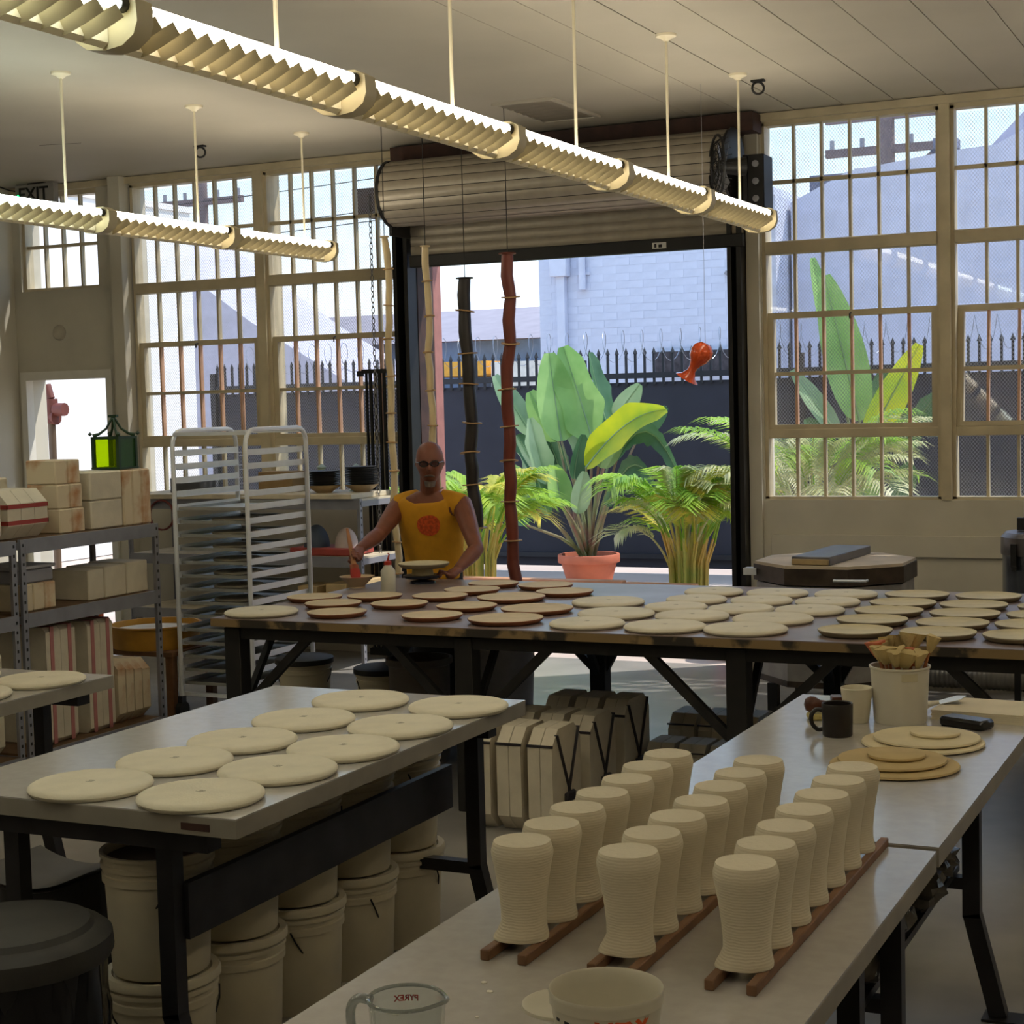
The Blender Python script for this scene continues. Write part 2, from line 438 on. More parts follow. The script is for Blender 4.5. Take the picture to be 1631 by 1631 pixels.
for n_, x_ in ((9, -0.785), (10, 0.468), (11, 1.723)):  # posts that go with the added bays
    S(MB().box(x_, x_+0.058, YB-0.01, YB+T, 1.155, 3.66).build('trim_%d' % n_, TRIM), 'mullion post of the added unseen bays right of the picture, %s' % {9: 'first', 10: 'second', 11: 'third'}[n_])
# small high window above the side door
w5 = struct('window_5', 'small high window of eight panes above the side door', (0, YB+0.07, 0))
f5 = MB().box(-9.52, -9.49, -0.04, 0.05, 2.86, 3.66).box(-8.75, -8.72, -0.04, 0.05, 2.86, 3.66).box(-9.49, -8.75, -0.04, 0.05, 3.62, 3.66).box(-9.49, -8.75, -0.04, 0.05, 2.86, 2.885)
f5.build('frame', TRIM, w5)
for c in range(1, 4): MB().box(-9.49+0.185*c-0.009, -9.49+0.185*c+0.009, -0.02, 0.02, 2.885, 3.62).build('muntin', TRIM, w5)
MB().box(-9.49, -8.75, -0.021, 0.021, 3.21, 3.235).build('muntin', TRIM, w5)
for c in range(4):
    for (za, zb) in ((2.885, 3.21), (3.235, 3.62)): pane(w5, -9.49+0.185*c+0.009, -9.49+0.185*(c+1)-0.009, za, zb)
# side doorway with white casing
d2 = struct('door_2', 'open side doorway with white casing, glaring daylight beyond', (0, YB, 0))
for cs in (MB().box(-9.56, -9.50, -0.025, 0.06, 0, 2.13), MB().box(-8.68, -8.62, -0.025, 0.06, 0, 2.13), MB().box(-9.56, -8.62, -0.025, 0.06, 2.13, 2.20)): cs.build('casing', M('white_gloss_paint', (226, 222, 212), 0.35, var=0.03), d2)

# ------------------------------------------------------------------ roll-up door
d1 = struct('door_1', 'grey steel roll-up door, coiled nearly all the way up', (0, 0, 0))
SLAT = M('door_slat_steel', (170, 161, 146), 0.42, 0.25, var=0.08)
RUST = M('rusty_brown_steel', (70, 44, 36), 0.7, var=0.25)
DX0, DX1 = -5.80, -3.30
dc = Vector((0, 10.46, 3.345)); dr = 0.225
NS = 20
a_step = 2*pi/NS
slat_drum = MB().surf(lambda u, v: (DX0+(DX1-DX0)*u, dr*cos(-a_step*v*0.93) + 0.005*sin(pi*v), dr*sin(-a_step*v*0.93)), 1, 5).mesh('slat', SLAT, 60)
for k in range(NS):
    put('slat', slat_drum, d1, (0, dc.y, dc.z), rot=(a_step*k, 0, 0))
z = 3.27
flat = MB().surf(lambda u, v: (DX0+(DX1-DX0)*u, -0.006*sin(pi*v), 0.066*v), 1, 6).mesh('slat', SLAT, 60)
while z > 2.93:
    z -= 0.068; put('slat', flat, d1, (0, 10.69, z))
MB().tube([(DX0, dc.y, dc.z), (DX1, dc.y, dc.z)], dr-0.012, 20).build('drum_core', BLACKSTEEL, d1)
MB().box(DX0, DX1, 10.655, 10.72, 2.84, 2.925, 0.005).build('bottom_bar', BLACKSTEEL, d1)
MB().box(-3.93, -3.83, 10.652, 10.655, 2.86, 2.90).build('sticker', M('sticker_white', (225, 225, 220)), d1)
MB().box(-3.915, -3.90, 10.6505, 10.652, 2.866, 2.894).box(-3.885, -3.86, 10.6505, 10.652, 2.866, 2.886).build('sticker_print', BLACKSTEEL, d1)
hd = MB().box(DX0-0.1, DX1+0.1, 10.60, 10.8, 3.58, 3.70)
hd.build('header_beam', RUST, d1)
for (x, nm) in ((DX0, 'left'), (DX1, 'right')):
    s = -1 if nm == 'left' else 1
    br = MB(); br.lathe([(0, 0), (0.235, 0), (0.24, 0.02), (0.2, 0.03), (0, 0.03)], 28)
    br.xf(Matrix.Rotation(s*pi/2, 4, 'Y')); br.xf(Matrix.Translation((x, dc.y, dc.z)))
    br.build('drum_bracket', BLACKSTEEL, d1)
    MB().tube([(x, dc.y, dc.z), (x+s*0.12, dc.y, dc.z)], [0.05, 0.035], 12).build('axle', BLACKSTEEL, d1)
    MB().box(min(x, x+s*0.02), max(x, x+s*0.02), dc.y-0.05, 10.80, 3.05, 3.2).build('bracket_plate', BLACKSTEEL, d1)
for (x0, x1) in ((-5.94, -5.82), (-3.41, -3.315)):
    g = MB().box(x0, x1, 10.76, 10.8, 0, 3.1).box(x0, x0+0.03, 10.66, 10.76, 0, 3.1).box(x1-0.03, x1, 10.66, 10.76, 0, 3.1)
    g.build('guide_rail', BLACKSTEEL, d1)
for zz in (0.4, 0.95, 1.5, 2.05, 2.6):
    for x in (-5.88, -3.36):
        b = MB(); b.lathe([(0.012, 0), (0.012, 0.006), (0, 0.01)], 10); b.xf(Matrix.Rotation(pi/2, 4, 'X')); b.build('bolt', GREYSTEEL, d1, (x, 10.757, zz))
MB().box(-5.83, -5.815, YB, YB+T, 0, 2.95).box(-3.415, -3.40, YB, YB+T, 0, 2.95).box(-5.83, -3.40, YB, YB+T, 2.94, 2.95).build('jamb_lining', RUST, d1)

# ================================================================== lamps and things on the ceiling
COOL = emit('cool_tube', (0.90, 1.0, 0.90), TUBE_POWER)
WARM = emit('warm_tube', (1.0, 0.91, 0.73), TUBE_POWER)
SOCK = M('socket_black', (24, 22, 20), 0.5)
FL = 1.22
blade_me = None
def blade_fn(u, v):
    s = 2*u-1; a = abs(s)
    return (0.104*s, -0.030*v+0.05*a*a, -0.062+0.062*a**1.7+(0.042-0.012*a)*v)
_b = MB().surf(blade_fn, 12, 3)
blade_me = _b.mesh('louver_blade', BLADE, 50)
spine_me = MB().prism([(-0.016, -0.05), (0, -0.064), (0.016, -0.05), (0.016, 0.045), (-0.016, 0.045)], 'y', 0.04, FL-0.04).mesh('spine', LIGHTCREAM)
cap_poly = [(-0.108, 0.058), (-0.112, 0.0), (-0.098, -0.035), (-0.06, -0.06), (0, -0.068), (0.06, -0.06), (0.098, -0.035), (0.112, 0.0), (0.108, 0.058), (0.07, 0.078), (-0.07, 0.078)]
cap_me = MB().prism(cap_poly, 'y', 0.0, 0.036).mesh('end_cap', BLADE, 50)
tube_me = {m.name: MB().tube([(0, 0.062, 0), (0, FL-0.062, 0)], 0.0195, 14).mesh('tube', m, 60) for m in (COOL, WARM)}
sock_me = MB().tube([(0, 0, 0), (0, 0.03, 0)], 0.022, 12).mesh('lamp_socket', SOCK)
canopy_me = MB().lathe([(0, 0), (0.055, 0), (0.052, -0.012), (0.03, -0.02), (0.012, -0.035), (0, -0.035)], 20).mesh('canopy', LIGHTCREAM)
def fixture(x, y0, z, tube, label, group, stem_off):
    t = thing('fluorescent_light', label, 'light fixture', (x, y0, z), 0, group)
    put('spine', spine_me, t)
    for k in range(14): put('louver_blade', blade_me, t, (0, 0.035+0.081*k, 0))
    put('end_cap', cap_me, t); put('end_cap', cap_me, t, (0, FL-0.036, 0))
    for s in (-1, 1):
        put('tube', tube_me[tube.name], t, (0.068*s, 0, 0.045))
        put('lamp_socket', sock_me, t, (0.068*s, 0.036, 0.045)); put('lamp_socket', sock_me, t, (0.068*s, FL-0.066, 0.045))
    h = ZC-z
    st = MB().tube([(0, stem_off, 0.04), (0, stem_off, h-0.02)], 0.0075, 8).build('stem', LIGHTCREAM, t)
    put('canopy', canopy_me, t, (0, stem_off, h))
    return t
ROW1_Y = 9.829; ROW2_Y = 10.026
WORDS1 = ['at its door end', 'second from the door end', 'third from the door end', 'fourth from the door end', 'beside the cool one', 'cool white, upper left corner']
for i in range(9):
    tb = COOL if i in (5, 6) else WARM
    lab = 'louvred fluorescent light in the long near row, ' + WORDS1[i] if i < 6 else 'louvred fluorescent light of the near row, %s before the upper left corner' % ['next', 'second', 'third'][i-6]
    fixture(-2.931, ROW1_Y-FL*(i+1), 2.90, tb, lab, 'fluorescent lights of the near row', FL-0.40)
for i in range(9):  # unseen third row, added to brighten the pitchers, right table and floor
    fixture(0.26, ROW2_Y-FL*(i+1), 2.91, WARM, 'added louvred fluorescent light in an unseen right row, %s from the windows' % ORD[i], 'added fluorescent lights of the unseen right row', FL-0.40)
WORDS2 = ['at its far end before the left windows', 'middle one before the left windows', 'at the left edge below the exit sign']
for i in range(9):
    tb = COOL if i in (2, 3) else WARM
    lab = 'louvred fluorescent light in the short left row, ' + WORDS2[i] if i < 3 else 'louvred fluorescent light of the left row, %s beyond the left picture edge' % ['next', 'second', 'third', 'fourth', 'fifth', 'sixth'][i-3]
    fixture(-6.12, ROW2_Y-FL*(i+1), 2.925, tb, lab, 'fluorescent lights of the left row', FL-0.26)

# exit sign
ex = thing('exit_sign', 'grey exit sign with a small green light, fixed under the ceiling', 'exit sign', (-9.20, 10.66, 3.60))
MB().box(-0.20, 0.20, -0.03, 0.03, -0.115, 0.105, 0.006).build('housing', M('sign_grey', (150, 146, 142), 0.5), ex)
em = text_mesh('EXIT', 0.15, 0.002, 0.002); em.materials.clear(); em.materials.append(BLACKSTEEL)
o = put('lettering', em, ex, (-0.01, -0.033, 0.02), rot=(pi/2, 0, 0))
MB().tube([(-0.165, -0.03, 0.012), (-0.165, -0.038, 0.012)], 0.013, 12).build('indicator', emit('green_led', (0.02, 0.9, 0.2), 2.0), ex)
MB().tube([(-0.2, 0, 0.06), (-0.28, 0, 0.075), (-0.38, 0, 0.11)], 0.006, 6).build('cable', DARKMETAL, ex)
MB().box(-0.08, 0.08, -0.02, 0.02, 0.105, 0.115).build('mount', DARKMETAL, ex)

# ceiling vent
v = thing('ceiling_vent', 'square louvred air vent set in the ceiling', 'vent', (-4.34, 9.88, ZC))
MB().box(-0.21, 0.21, -0.39, -0.36, -0.016, 0).box(-0.21, 0.21, 0.36, 0.39, -0.016, 0).box(-0.21, -0.18, -0.36, 0.36, -0.016, 0).box(0.18, 0.21, -0.36, 0.36, -0.016, 0).build('frame', CEIL, v)
MB().box(-0.18, 0.18, -0.36, 0.36, -0.003, 0.0).build('backing', BLACKSTEEL, v)
sl = MB().prism([(-0.05, 0.0), (0.02, -0.015), (0.025, -0.013), (-0.045, 0.002)], 'x', -0.18, 0.18).mesh('slat', M('vent_grey', (140, 132, 118), 0.5))
for k in range(7): put('slat', sl, v, (0, -0.30+0.1*k, -0.002))

# ceiling hooks
def ring(n=18, R=0.035, r=0.007):
    return MB().tube([(R*cos(2*pi*k/n), 0, R*sin(2*pi*k/n)) for k in range(n+1)], r, 8, caps=False)
for (x, y, lab) in ((-2.88, 9.66, 'black ring hook in the ceiling beside the last lamp stem'), (-7.0, 9.83, 'dark hook in the ceiling above the left window')):
    h = thing('ceiling_hook', lab, 'hook', (x, y, ZC))
    MB().box(-0.04, 0.04, -0.02, 0.02, -0.012, 0).build('plate', BLACKSTEEL, h)
    ring().build('ring', BLACKSTEEL, h, (0, 0, -0.048), 0.5)

# round dial and a screw on the wall by the side door
r_ = MB(); r_.lathe([(0, 0.025), (0.05, 0.024), (0.062, 0.012), (0.065, 0), (0, 0)], 24); r_.xf(Matrix.Rotation(pi/2, 4, 'X'))
tag(r_.build('wall_alarm', M('yellowed_plastic', (196, 188, 170), 0.5, var=0.15), None, (-9.147, 10.8, 2.513)), 'small round off-white alarm disc on the wall above the side door', 'alarm')

# ------------------------------------------------------------------ hanging ceramic columns
CREAM = M('cream_ceramic', (240, 218, 172), 0.35, var=0.08, scale=4)
CHARC = M('charcoal_ceramic', (46, 40, 40), 0.45, var=0.2, scale=5)
BRICKR = M('brick_red_ceramic', (128, 58, 44), 0.45, var=0.12, scale=5)
TWIG = M('ring_wood', (198, 160, 112), 0.6)
def column(label, x, y, ztop, zbot, r, mat, nseg, wob, lean, seed):
    rnd = random.Random(seed)
    t = thing('hanging_column', label, 'hanging column', (x, y, ztop))
    L = ztop-zbot
    zs = [0]
    for k in range(nseg): zs.append(zs[-1]+rnd.uniform(0.8, 1.2))
    zs = [-L*a/zs[-1] for a in zs]
    off = [(0, 0)]+[(lean*(-q/L)+rnd.uniform(-wob, wob), rnd.uniform(-wob, wob)*0.5) for q in zs[1:]]
    for k in range(nseg):
        a = Vector((*off[k], zs[k])); b = Vector((*off[k+1], zs[k+1])); m = (a+b)/2+Vector((rnd.uniform(-wob, wob)*0.5, 0, 0))
        MB().tube([a, a.lerp(m, 0.5), m, m.lerp(b, 0.5), b], [r*0.94, r, r*1.02, r*1.02, r*0.95], 16).build('segment', mat, t)
        rg = MB(); rg.lathe([(0, -0.004), (r*1.55, -0.004), (r*1.6, 0), (r*1.55, 0.004), (0, 0.004)], 18)
        o = rg.build('ring', TWIG, t, tuple(b)); o.rotation_euler = (rnd.uniform(-0.12, 0.12), rnd.uniform(-0.12, 0.12), 0)
    rg = MB(); rg.lathe([(0, -0.004), (r*1.4, -0.004), (r*1.45, 0), (r*1.4, 0.004), (0, 0.004)], 18); rg.build('ring', mat, t, (0, 0, 0.004))
    MB().tube([(0, 0, 0.005), (0, 0, ZC-ztop)], 0.003, 5).build('cord', DARKMETAL, t)
    return t
column('slim cream ceramic column hanging left of the man', -5.405, 9.6, 2.95, 0.74, 0.023, CREAM, 10, 0.022, 0.015, 3)
column('slim cream ceramic column hanging behind the man\'s head', -5.105, 9.6, 2.87, 1.30, 0.023, CREAM, 7, 0.018, 0.03, 5)
column('thick charcoal ceramic column hanging right of the man', -4.824, 9.6, 2.65, 1.05, 0.041, CHARC, 7, 0.02, 0.03, 8)
column('thick brick red ceramic column hanging before the doorway', -4.517, 9.6, 2.787, 0.66, 0.039, BRICKR, 8, 0.035, 0.0, 12)

# blown orange ornament on a thread
og = thing('orange_ornament', 'orange blown glass ornament hanging in the doorway', 'ornament', (-3.245, 9.6, 2.11))
ob = MB(); ob.lathe([(0, 0.075), (0.035, 0.07), (0.062, 0.045), (0.07, 0.01), (0.06, -0.03), (0.038, -0.06), (0.026, -0.09), (0.026, -0.115), (0.045, -0.15), (0.075, -0.17), (0.068, -0.17), (0.02, -0.13), (0, -0.12)], 24)
ob.xf(Matrix.Rotation(radians(32), 4, 'Y'))
ob.build('body', M('orange_glass', (232, 92, 44), 0.12, var=0.08, coat=0.5), og)
MB().tube([(0.03, 0, 0.06), (0.03, 0, ZC-2.11)], 0.0012, 4).build('thread', GREYSTEEL, og)

# fan and hoist box by the drum
fan = thing('round_fan', 'black round fan beside the roll-up door drum', 'fan', (-3.24, 10.12, 3.29))
fm = MB()
for R_ in (0.195, 0.15, 0.10, 0.05):
    fm.tube([(R_*cos(2*pi*k/28), -0.05-0.02*(0.195-R_)/0.195, R_*sin(2*pi*k/28)) for k in range(29)], 0.005 if R_ < 0.19 else 0.009, 6, caps=False)
for k in range(24):
    a = 2*pi*k/24; fm.tube([(0.03*cos(a), -0.075, 0.03*sin(a)), (0.15*cos(a), -0.06, 0.15*sin(a)), (0.195*cos(a), 0, 0.195*sin(a))], 0.0025, 4)
FROT = radians(-58)
fm.xf(Matrix.Rotation(FROT, 4, 'Z')); fm.build('cage', BLACKSTEEL, fan)
for k in range(4):
    a = 2*pi*k/4+0.4
    bl = MB().surf(lambda u, v: ((0.03+0.14*u)*cos(a+(v-0.5)*0.9*(0.5+u*0.5)), -0.02+0.04*(v-0.5), (0.03+0.14*u)*sin(a+(v-0.5)*0.9*(0.5+u*0.5))), 5, 4)
    bl.xf(Matrix.Rotation(FROT, 4, 'Z')); bl.build('blade', GREYSTEEL, fan)
hub = MB().tube([(0, -0.04, 0), (0, 0.13, 0)], [0.04, 0.06], 14); hub.xf(Matrix.Rotation(FROT, 4, 'Z')); hub.build('motor', BLACKSTEEL, fan)
MB().bar((-0.045, 0.08, 0), (-0.045, 0.64, 0.02), 0.04, 0.05).build('arm', BLACKSTEEL, fan)
hb = thing('hoist_box', 'black steel hoist gear box right of the door drum', 'gear box', (-3.12, 10.48, 3.22))
MB().box(-0.055, 0.055, -0.1, 0.1, -0.17, 0.17, 0.006).build('housing', BLACKSTEEL, hb)
MB().box(-0.085, -0.055, -0.1, 0.32, -0.17, 0.17).build('back_plate', DARKMETAL, hb)
for zz in (-0.11, 0.0, 0.11):
    q = MB(); q.lathe([(0.022, 0), (0.022, 0.008), (0, 0.012)], 10); q.xf(Matrix.Rotation(pi/2, 4, 'X')); q.build('bolt', GREYSTEEL, hb, (0.0, -0.1, zz))

# hand chain and folded gate left of the door
ch = MB()
for k in range(68):
    z = 3.33-0.038*k
    n = 8
    pts = [((0.011 if k % 2 else 0.0)*cos(2*pi*j/n), (0.0 if k % 2 else 0.011)*cos(2*pi*j/n), z+0.023*sin(2*pi*j/n)) for j in range(n+1)]
    ch.tube(pts, 0.0035, 4, caps=False)
tag(ch.build('hoist_chain', M('chain_steel', (140, 138, 136), 0.4, 0.7), None, (-5.965, 10.40, 0)), 'long steel hand chain hanging beside the folded gate', 'chain')
gt = thing('folding_gate', 'black folding gate, its bars pushed together left of the door', 'gate', (-6.20, 10.68, 0))
gb = MB().box(-0.008, 0.008, -0.008, 0.008, 0.05, 2.12).mesh('bar', BLACKSTEEL)
for k in range(9): put('bar', gb, gt, (0.019*k, 0.025*(k % 2), 0))
MB().box(-0.03, 0.19, -0.02, 0.05, 2.09, 2.12).build('top_rail', BLACKSTEEL, gt)
MB().box(-0.03, 0.19, -0.02, 0.05, 0.0, 0.05).build('bottom_rail', BLACKSTEEL, gt)
MB().box(-0.07, -0.03, -0.02, 0.02, 2.07, 2.11).build('catch', DARKMETAL, gt)

# ================================================================== tables
def slab(parent, x0, x1, y0, y1, z, t, mtop=LAMINATE, medge=LAMEDGE, name='tabletop'):
    o = MB().box(x0, x1, y0, y1, z-0.004, z).build(name, mtop, parent)
    MB().box(x0, x1, y0, y1, z-t, z-0.004).build('edge_board', medge, parent)
    return o
def steel_leg(x, y, ztop, sx, mat=DARKMETAL):
    """square tube leg whose foot sweeps outward (sx) to a floor plate"""
    mb = MB()
    mb.bar((0, 0, ztop), (0, 0, 0.30), 0.05, 0.045, up=(0, 1, 0))
    mb.bar((0, 0, 0.31), (sx*0.075, 0, 0.01), 0.05, 0.045, up=(0, 1, 0))
    mb.box(min(sx*0.03, sx*0.16), max(sx*0.03, sx*0.16), -0.045, 0.045, 0, 0.008)
    return mb
# --- left work table
TZ = 0.85
lt = thing('work_table', 'grey laminate work table on dark steel legs carrying ten plaster discs', 'table', (0, 0, 0))
slab(lt, -3.335, -2.337, 3.325, 5.02, TZ, 0.05)
MB().box(-2.50, -2.415, 3.322, 3.3252, 0.812, 0.83).build('nameplate', RUST, lt)
MB().box(-3.30, -2.45, 3.36, 3.42, 0.745, 0.80).build('cross_beam', DARKMETAL, lt)
MB().box(-3.30, -2.40, 4.86, 4.92, 0.745, 0.80).build('cross_beam', DARKMETAL, lt)
for (x, y, s) in ((-2.59, 3.39, 1), (-3.09, 3.39, -1), (-2.47, 4.89, 1), (-3.15, 4.89, -1)):
    steel_leg(x, y, 0.80, s).build('leg', DARKMETAL, lt, (x, y, 0))
MB().box(-2.575, -2.55, 3.41, 4.88, 0.50, 0.645).build('rail', DARKMETAL, lt)
MB().bar((-3.15, 4.89, 0.30), (-2.47, 4.89, 0.30), 0.04, 0.04).build('stretcher', DARKMETAL, lt)

# --- second table at the left edge
l2 = thing('work_table', 'grey laminate table at the left edge with two plaster discs', 'table', (0, 0, 0))
slab(l2, -5.0, -4.08, 2.6, 5.04, TZ, 0.05)
MB().box(-4.95, -4.14, 4.90, 4.97, 0.75, 0.80).build('cross_beam', DARKMETAL, l2)
MB().box(-4.95, -4.2, 2.75, 2.81, 0.75, 0.80).build('cross_beam', DARKMETAL, l2)
for (x, y, s) in ((-4.34, 4.93, 1), (-4.85, 4.93, -1), (-4.34, 2.78, 1), (-4.85, 2.78, -1)):
    steel_leg(x, y, 0.80, s).build('leg', DARKMETAL, l2, (x, y, 0))

# --- right tables, end to end
for nm, y0, y1, lab in (('near', 1.2, 3.615, 'grey laminate table in the foreground carrying rows of clay pitchers'), ('far', 3.645, 5.40, 'grey laminate table behind the pitchers with mug, cup and bucket')):
    t = thing('work_table', lab, 'table', (0, 0, 0))
    slab(t, -1.487, -0.703, y0, y1, TZ if nm == 'far' else TZ-0.001, 0.045)
    ys = (1.5, 3.45) if nm == 'near' else (3.86, 4.93)
    for y in ys:
        steel_leg(-0.855, y, 0.80, 1).build('leg', DARKMETAL, t, (-0.855, y, 0))
        steel_leg(-1.335, y, 0.80, -1).build('leg', DARKMETAL, t, (-1.335, y, 0))
        MB().bar((-1.335, y, 0.40), (-0.855, y, 0.40), 0.04, 0.035).build('stretcher', DARKMETAL, t)
        MB().box(-1.42, -0.77, y-0.03, y+0.03, 0.775, 0.805).build('cross_beam', DARKMETAL, t)
    MB().box(-1.40, -0.90, ys[0]-0.1, ys[1]+0.05, 0.42, 0.44).build('shelf', DARKMETAL, t)

# --- big far table with timber legs
FTX0, FTX1, FTY0, FTY1 = -4.725, 0.35, 6.575, 8.40
PLY = M('worn_tabletop', (150, 138, 138), 0.33, var=0.12, scale=3.0, rgb2=(128, 108, 98))
TIMB = M('dark_timber', (32, 29, 27), 0.7, var=0.3)
PLYEDGE = M('worn_ply_edge', (140, 116, 78), 0.7, var=0.3, scale=6, rgb2=(50, 44, 36), ramp=(0.42, 0.5))
ft = thing('glazing_table', 'long worn table on black timber legs covered with plates', 'table', (0, 0, 0))
MB().box(FTX0, FTX1, FTY0, FTY1, 0.846, 0.85).build('tabletop', PLY, ft)
MB().box(FTX0, FTX1, FTY0, FTY1, 0.81, 0.846).build('edge_board', PLYEDGE, ft)
for y in (6.66, 8.28): MB().box(FTX0+0.06, FTX1-0.05, y-0.025, y+0.025, 0.745, 0.81).build('apron', TIMB, ft)
for x in (-4.64, -3.39, -2.11, -0.83, 0.2):
    for y, s in ((6.67, 1), (8.25, -1)):
        MB().box(x-0.045, x+0.045, y-0.045, y+0.045, 0, 0.80, 0.004).build('leg', TIMB, ft)
        if x > -4.6: MB().bar((x-0.03, y, 0.40), (x-0.42, y, 0.77), 0.035, 0.04).build('brace', TIMB, ft)
        if x < 0: MB().bar((x+0.03, y, 0.40), (x+0.42 if y < 7 else x+0.24, y, 0.77), 0.035, 0.04).build('brace', TIMB, ft)
        MB().bar((x, y+s*0.03, 0.38), (x, y+s*0.36, 0.78), 0.03, 0.03).build('brace', TIMB, ft)
    MB().box(x-0.03, x+0.03, 6.72, 8.2, 0.74, 0.80).build('cross_beam', TIMB, ft)

# ================================================================== plates and discs
BROWNEDGE = M('brown_edge_slip', (150, 92, 56), 0.6, var=0.15)
PLATEFACE = M('plate_face', (214, 194, 158), 0.75, var=0.05, scale=16, bump=0.1)
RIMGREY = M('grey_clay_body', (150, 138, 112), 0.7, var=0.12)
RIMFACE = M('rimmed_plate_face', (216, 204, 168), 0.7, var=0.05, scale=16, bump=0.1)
WHITEDISC = M('white_disc', (226, 218, 196), 0.8, var=0.04, scale=12, bump=0.12)
def plate_brown(D):
    R_ = D/2
    side = MB(); side.lathe([(0, 0), (R_*0.86, 0), (R_*0.965, 0.012), (R_, 0.021), (R_*0.985, 0.0235)], 40)
    face = MB(); face.lathe([(R_*0.985, 0.0235), (R_*0.95, 0.0225), (0, 0.0215)], 40)
    return side.mesh('body', BROWNEDGE), face.mesh('face', PLATEFACE)
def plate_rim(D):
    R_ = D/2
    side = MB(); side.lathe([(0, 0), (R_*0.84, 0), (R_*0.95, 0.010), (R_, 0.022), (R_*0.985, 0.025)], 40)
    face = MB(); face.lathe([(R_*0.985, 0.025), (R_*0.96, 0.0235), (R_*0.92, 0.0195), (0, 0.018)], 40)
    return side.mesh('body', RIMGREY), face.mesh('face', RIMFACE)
MARK = M('pencil_grey', (172, 164, 142), 0.8)
def disc_meshes(D, mat, h=0.024):
    R_ = D/2
    d = MB(); d.lathe([(0, 0), (R_*0.93, 0), (R_*0.985, h*0.25), (R_, h*0.5), (R_*0.985, h*0.76), (R_*0.94, h*0.95), (R_*0.88, h), (0, h)], 44)
    m = MB(); 
    for (a, b, c, e) in ((-0.012, -0.008, 0.004, 0.010), (-0.004, 0.0, -0.010, 0.010), (0.004, 0.008, -0.008, 0.006), (-0.014, 0.012, -0.012, -0.009), (-0.010, 0.013, 0.010, 0.013), (0.011, 0.014, -0.006, 0.012)):
        m.box(a*0.75, b*0.75, c*0.75, e*0.75, h-0.0002, h+0.0003)
    return d.mesh('body', mat), m.mesh('stamp', MARK)
CACHE = {}
def dish(kind, x, y, z, D, label, group, name):
    D = round(D/0.01)*0.01
    key = (kind, round(D, 3))
    if key not in CACHE:
        CACHE[key] = {'brown': plate_brown, 'rim': plate_rim, 'disc': lambda q: disc_meshes(q, WHITEDISC), 'plaster': lambda q: disc_meshes(q, PLASTER)}[kind](D)
    a, b = CACHE[key]
    t = thing(name, label, 'plate' if kind in ('brown', 'rim') else 'disc', (x, y, z), random.uniform(-0.3, 0.3), group)
    put(a.name.split('.')[0], a, t); put(b.name.split('.')[0], b, t)
    return t
brown = [(-3.95,8.11,.28,'farthest, behind the man\'s hand'),(-3.63,8.09,.30,'at the back edge under the red column'),(-3.93,7.81,.30,'in the second row from the back, nearest the turntable'),(-3.41,7.84,.30,'in the second row from the back, farthest right'),(-4.31,7.44,.29,'just in front of the spray bottle'),(-3.97,7.52,.295,'in the middle row right of the spray bottle'),(-3.58,7.55,.35,'larger one in the middle row'),(-4.02,7.18,.295,'in the second row from the front, second from left'),(-3.64,7.17,.30,'in the second row from the front, third from left'),(-3.26,7.16,.35,'larger one in the second row from the front'),(-3.64,6.81,.295,'at the front edge, middle one'),(-3.25,6.79,.35,'larger one at the front edge, beside the white discs'),(-4.6,7.32,.295,'nearest the bakery rack'),(-4.36,7.11,.29,'behind another near the left end'),(-4.15,6.80,.29,'at the front edge, beside the lone white disc')]
for (x, y, D, w) in brown: dish('brown', x, y, 0.85, D, 'brown edged plate, '+w, 'brown edged plates on the long table', 'plate')
mid = [(-4.555,6.76,.355,'alone at the left front corner'),(-3.04,7.52,.355,'behind two others next to the brown edged plates'),(-2.84,7.12,.355,'in the second row, leftmost'),(-2.84,6.77,.345,'at the front edge, leftmost of the group'),(-2.47,6.76,.355,'at the front edge, second of the group'),(-2.65,7.41,.305,'in the middle row, leftmost'),(-2.47,7.12,.345,'in the second row from the front, second from left'),(-2.11,6.77,.365,'at the front edge, rightmost of the group'),(-2.09,7.11,.365,'in the second row from the front, rightmost'),(-2.67,8.04,.305,'in the back row, leftmost'),(-2.65,7.71,.305,'in the second row from the back, leftmost'),(-2.34,8.05,.31,'in the back row, middle'),(-2.33,7.74,.305,'in the second row from the back, middle'),(-2.33,7.41,.31,'in the middle row, middle one'),(-2.01,7.44,.32,'in the middle row, rightmost'),(-2.0,8.08,.31,'in the back row, rightmost'),(-2.01,7.76,.31,'in the second row from the back, rightmost')]
for (x, y, D, w) in mid: dish('disc', x, y, 0.85, D, 'white clay disc, '+w, 'white discs on the long table', 'clay_disc')
RW = ['front', 'second', 'third', 'fourth', 'back']
CW = ['left', 'middle', 'right']
for ci, cx in enumerate((-1.65, -1.32, -0.985)):
    for ri, cy in enumerate((6.82, 7.14, 7.46, 7.755, 8.09)):
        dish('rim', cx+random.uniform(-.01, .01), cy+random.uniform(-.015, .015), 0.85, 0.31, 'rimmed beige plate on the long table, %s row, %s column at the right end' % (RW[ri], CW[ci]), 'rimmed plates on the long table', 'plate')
lr = ['nearest', 'second', 'third', 'fourth', 'farthest']
for i, (xa, xb, y) in enumerate(((-2.895, -2.54, 3.465), (-2.86, -2.515, 3.785), (-2.84, -2.49, 4.09), (-2.84, -2.49, 4.43), (-2.84, -2.47, 4.785))):
    for x, s in ((xa, 'left'), (xb, 'right')):
        dish('plaster', x, y, 0.85, 0.33, 'round plaster disc on the left work table, %s row, %s of the pair' % (lr[i], s), 'plaster discs on the left table', 'plaster_disc')
dish('plaster', -4.225, 4.80, 0.85, 0.33, 'round plaster disc nearest the corner of the left edge table', 'plaster discs on the left edge table', 'plaster_disc')
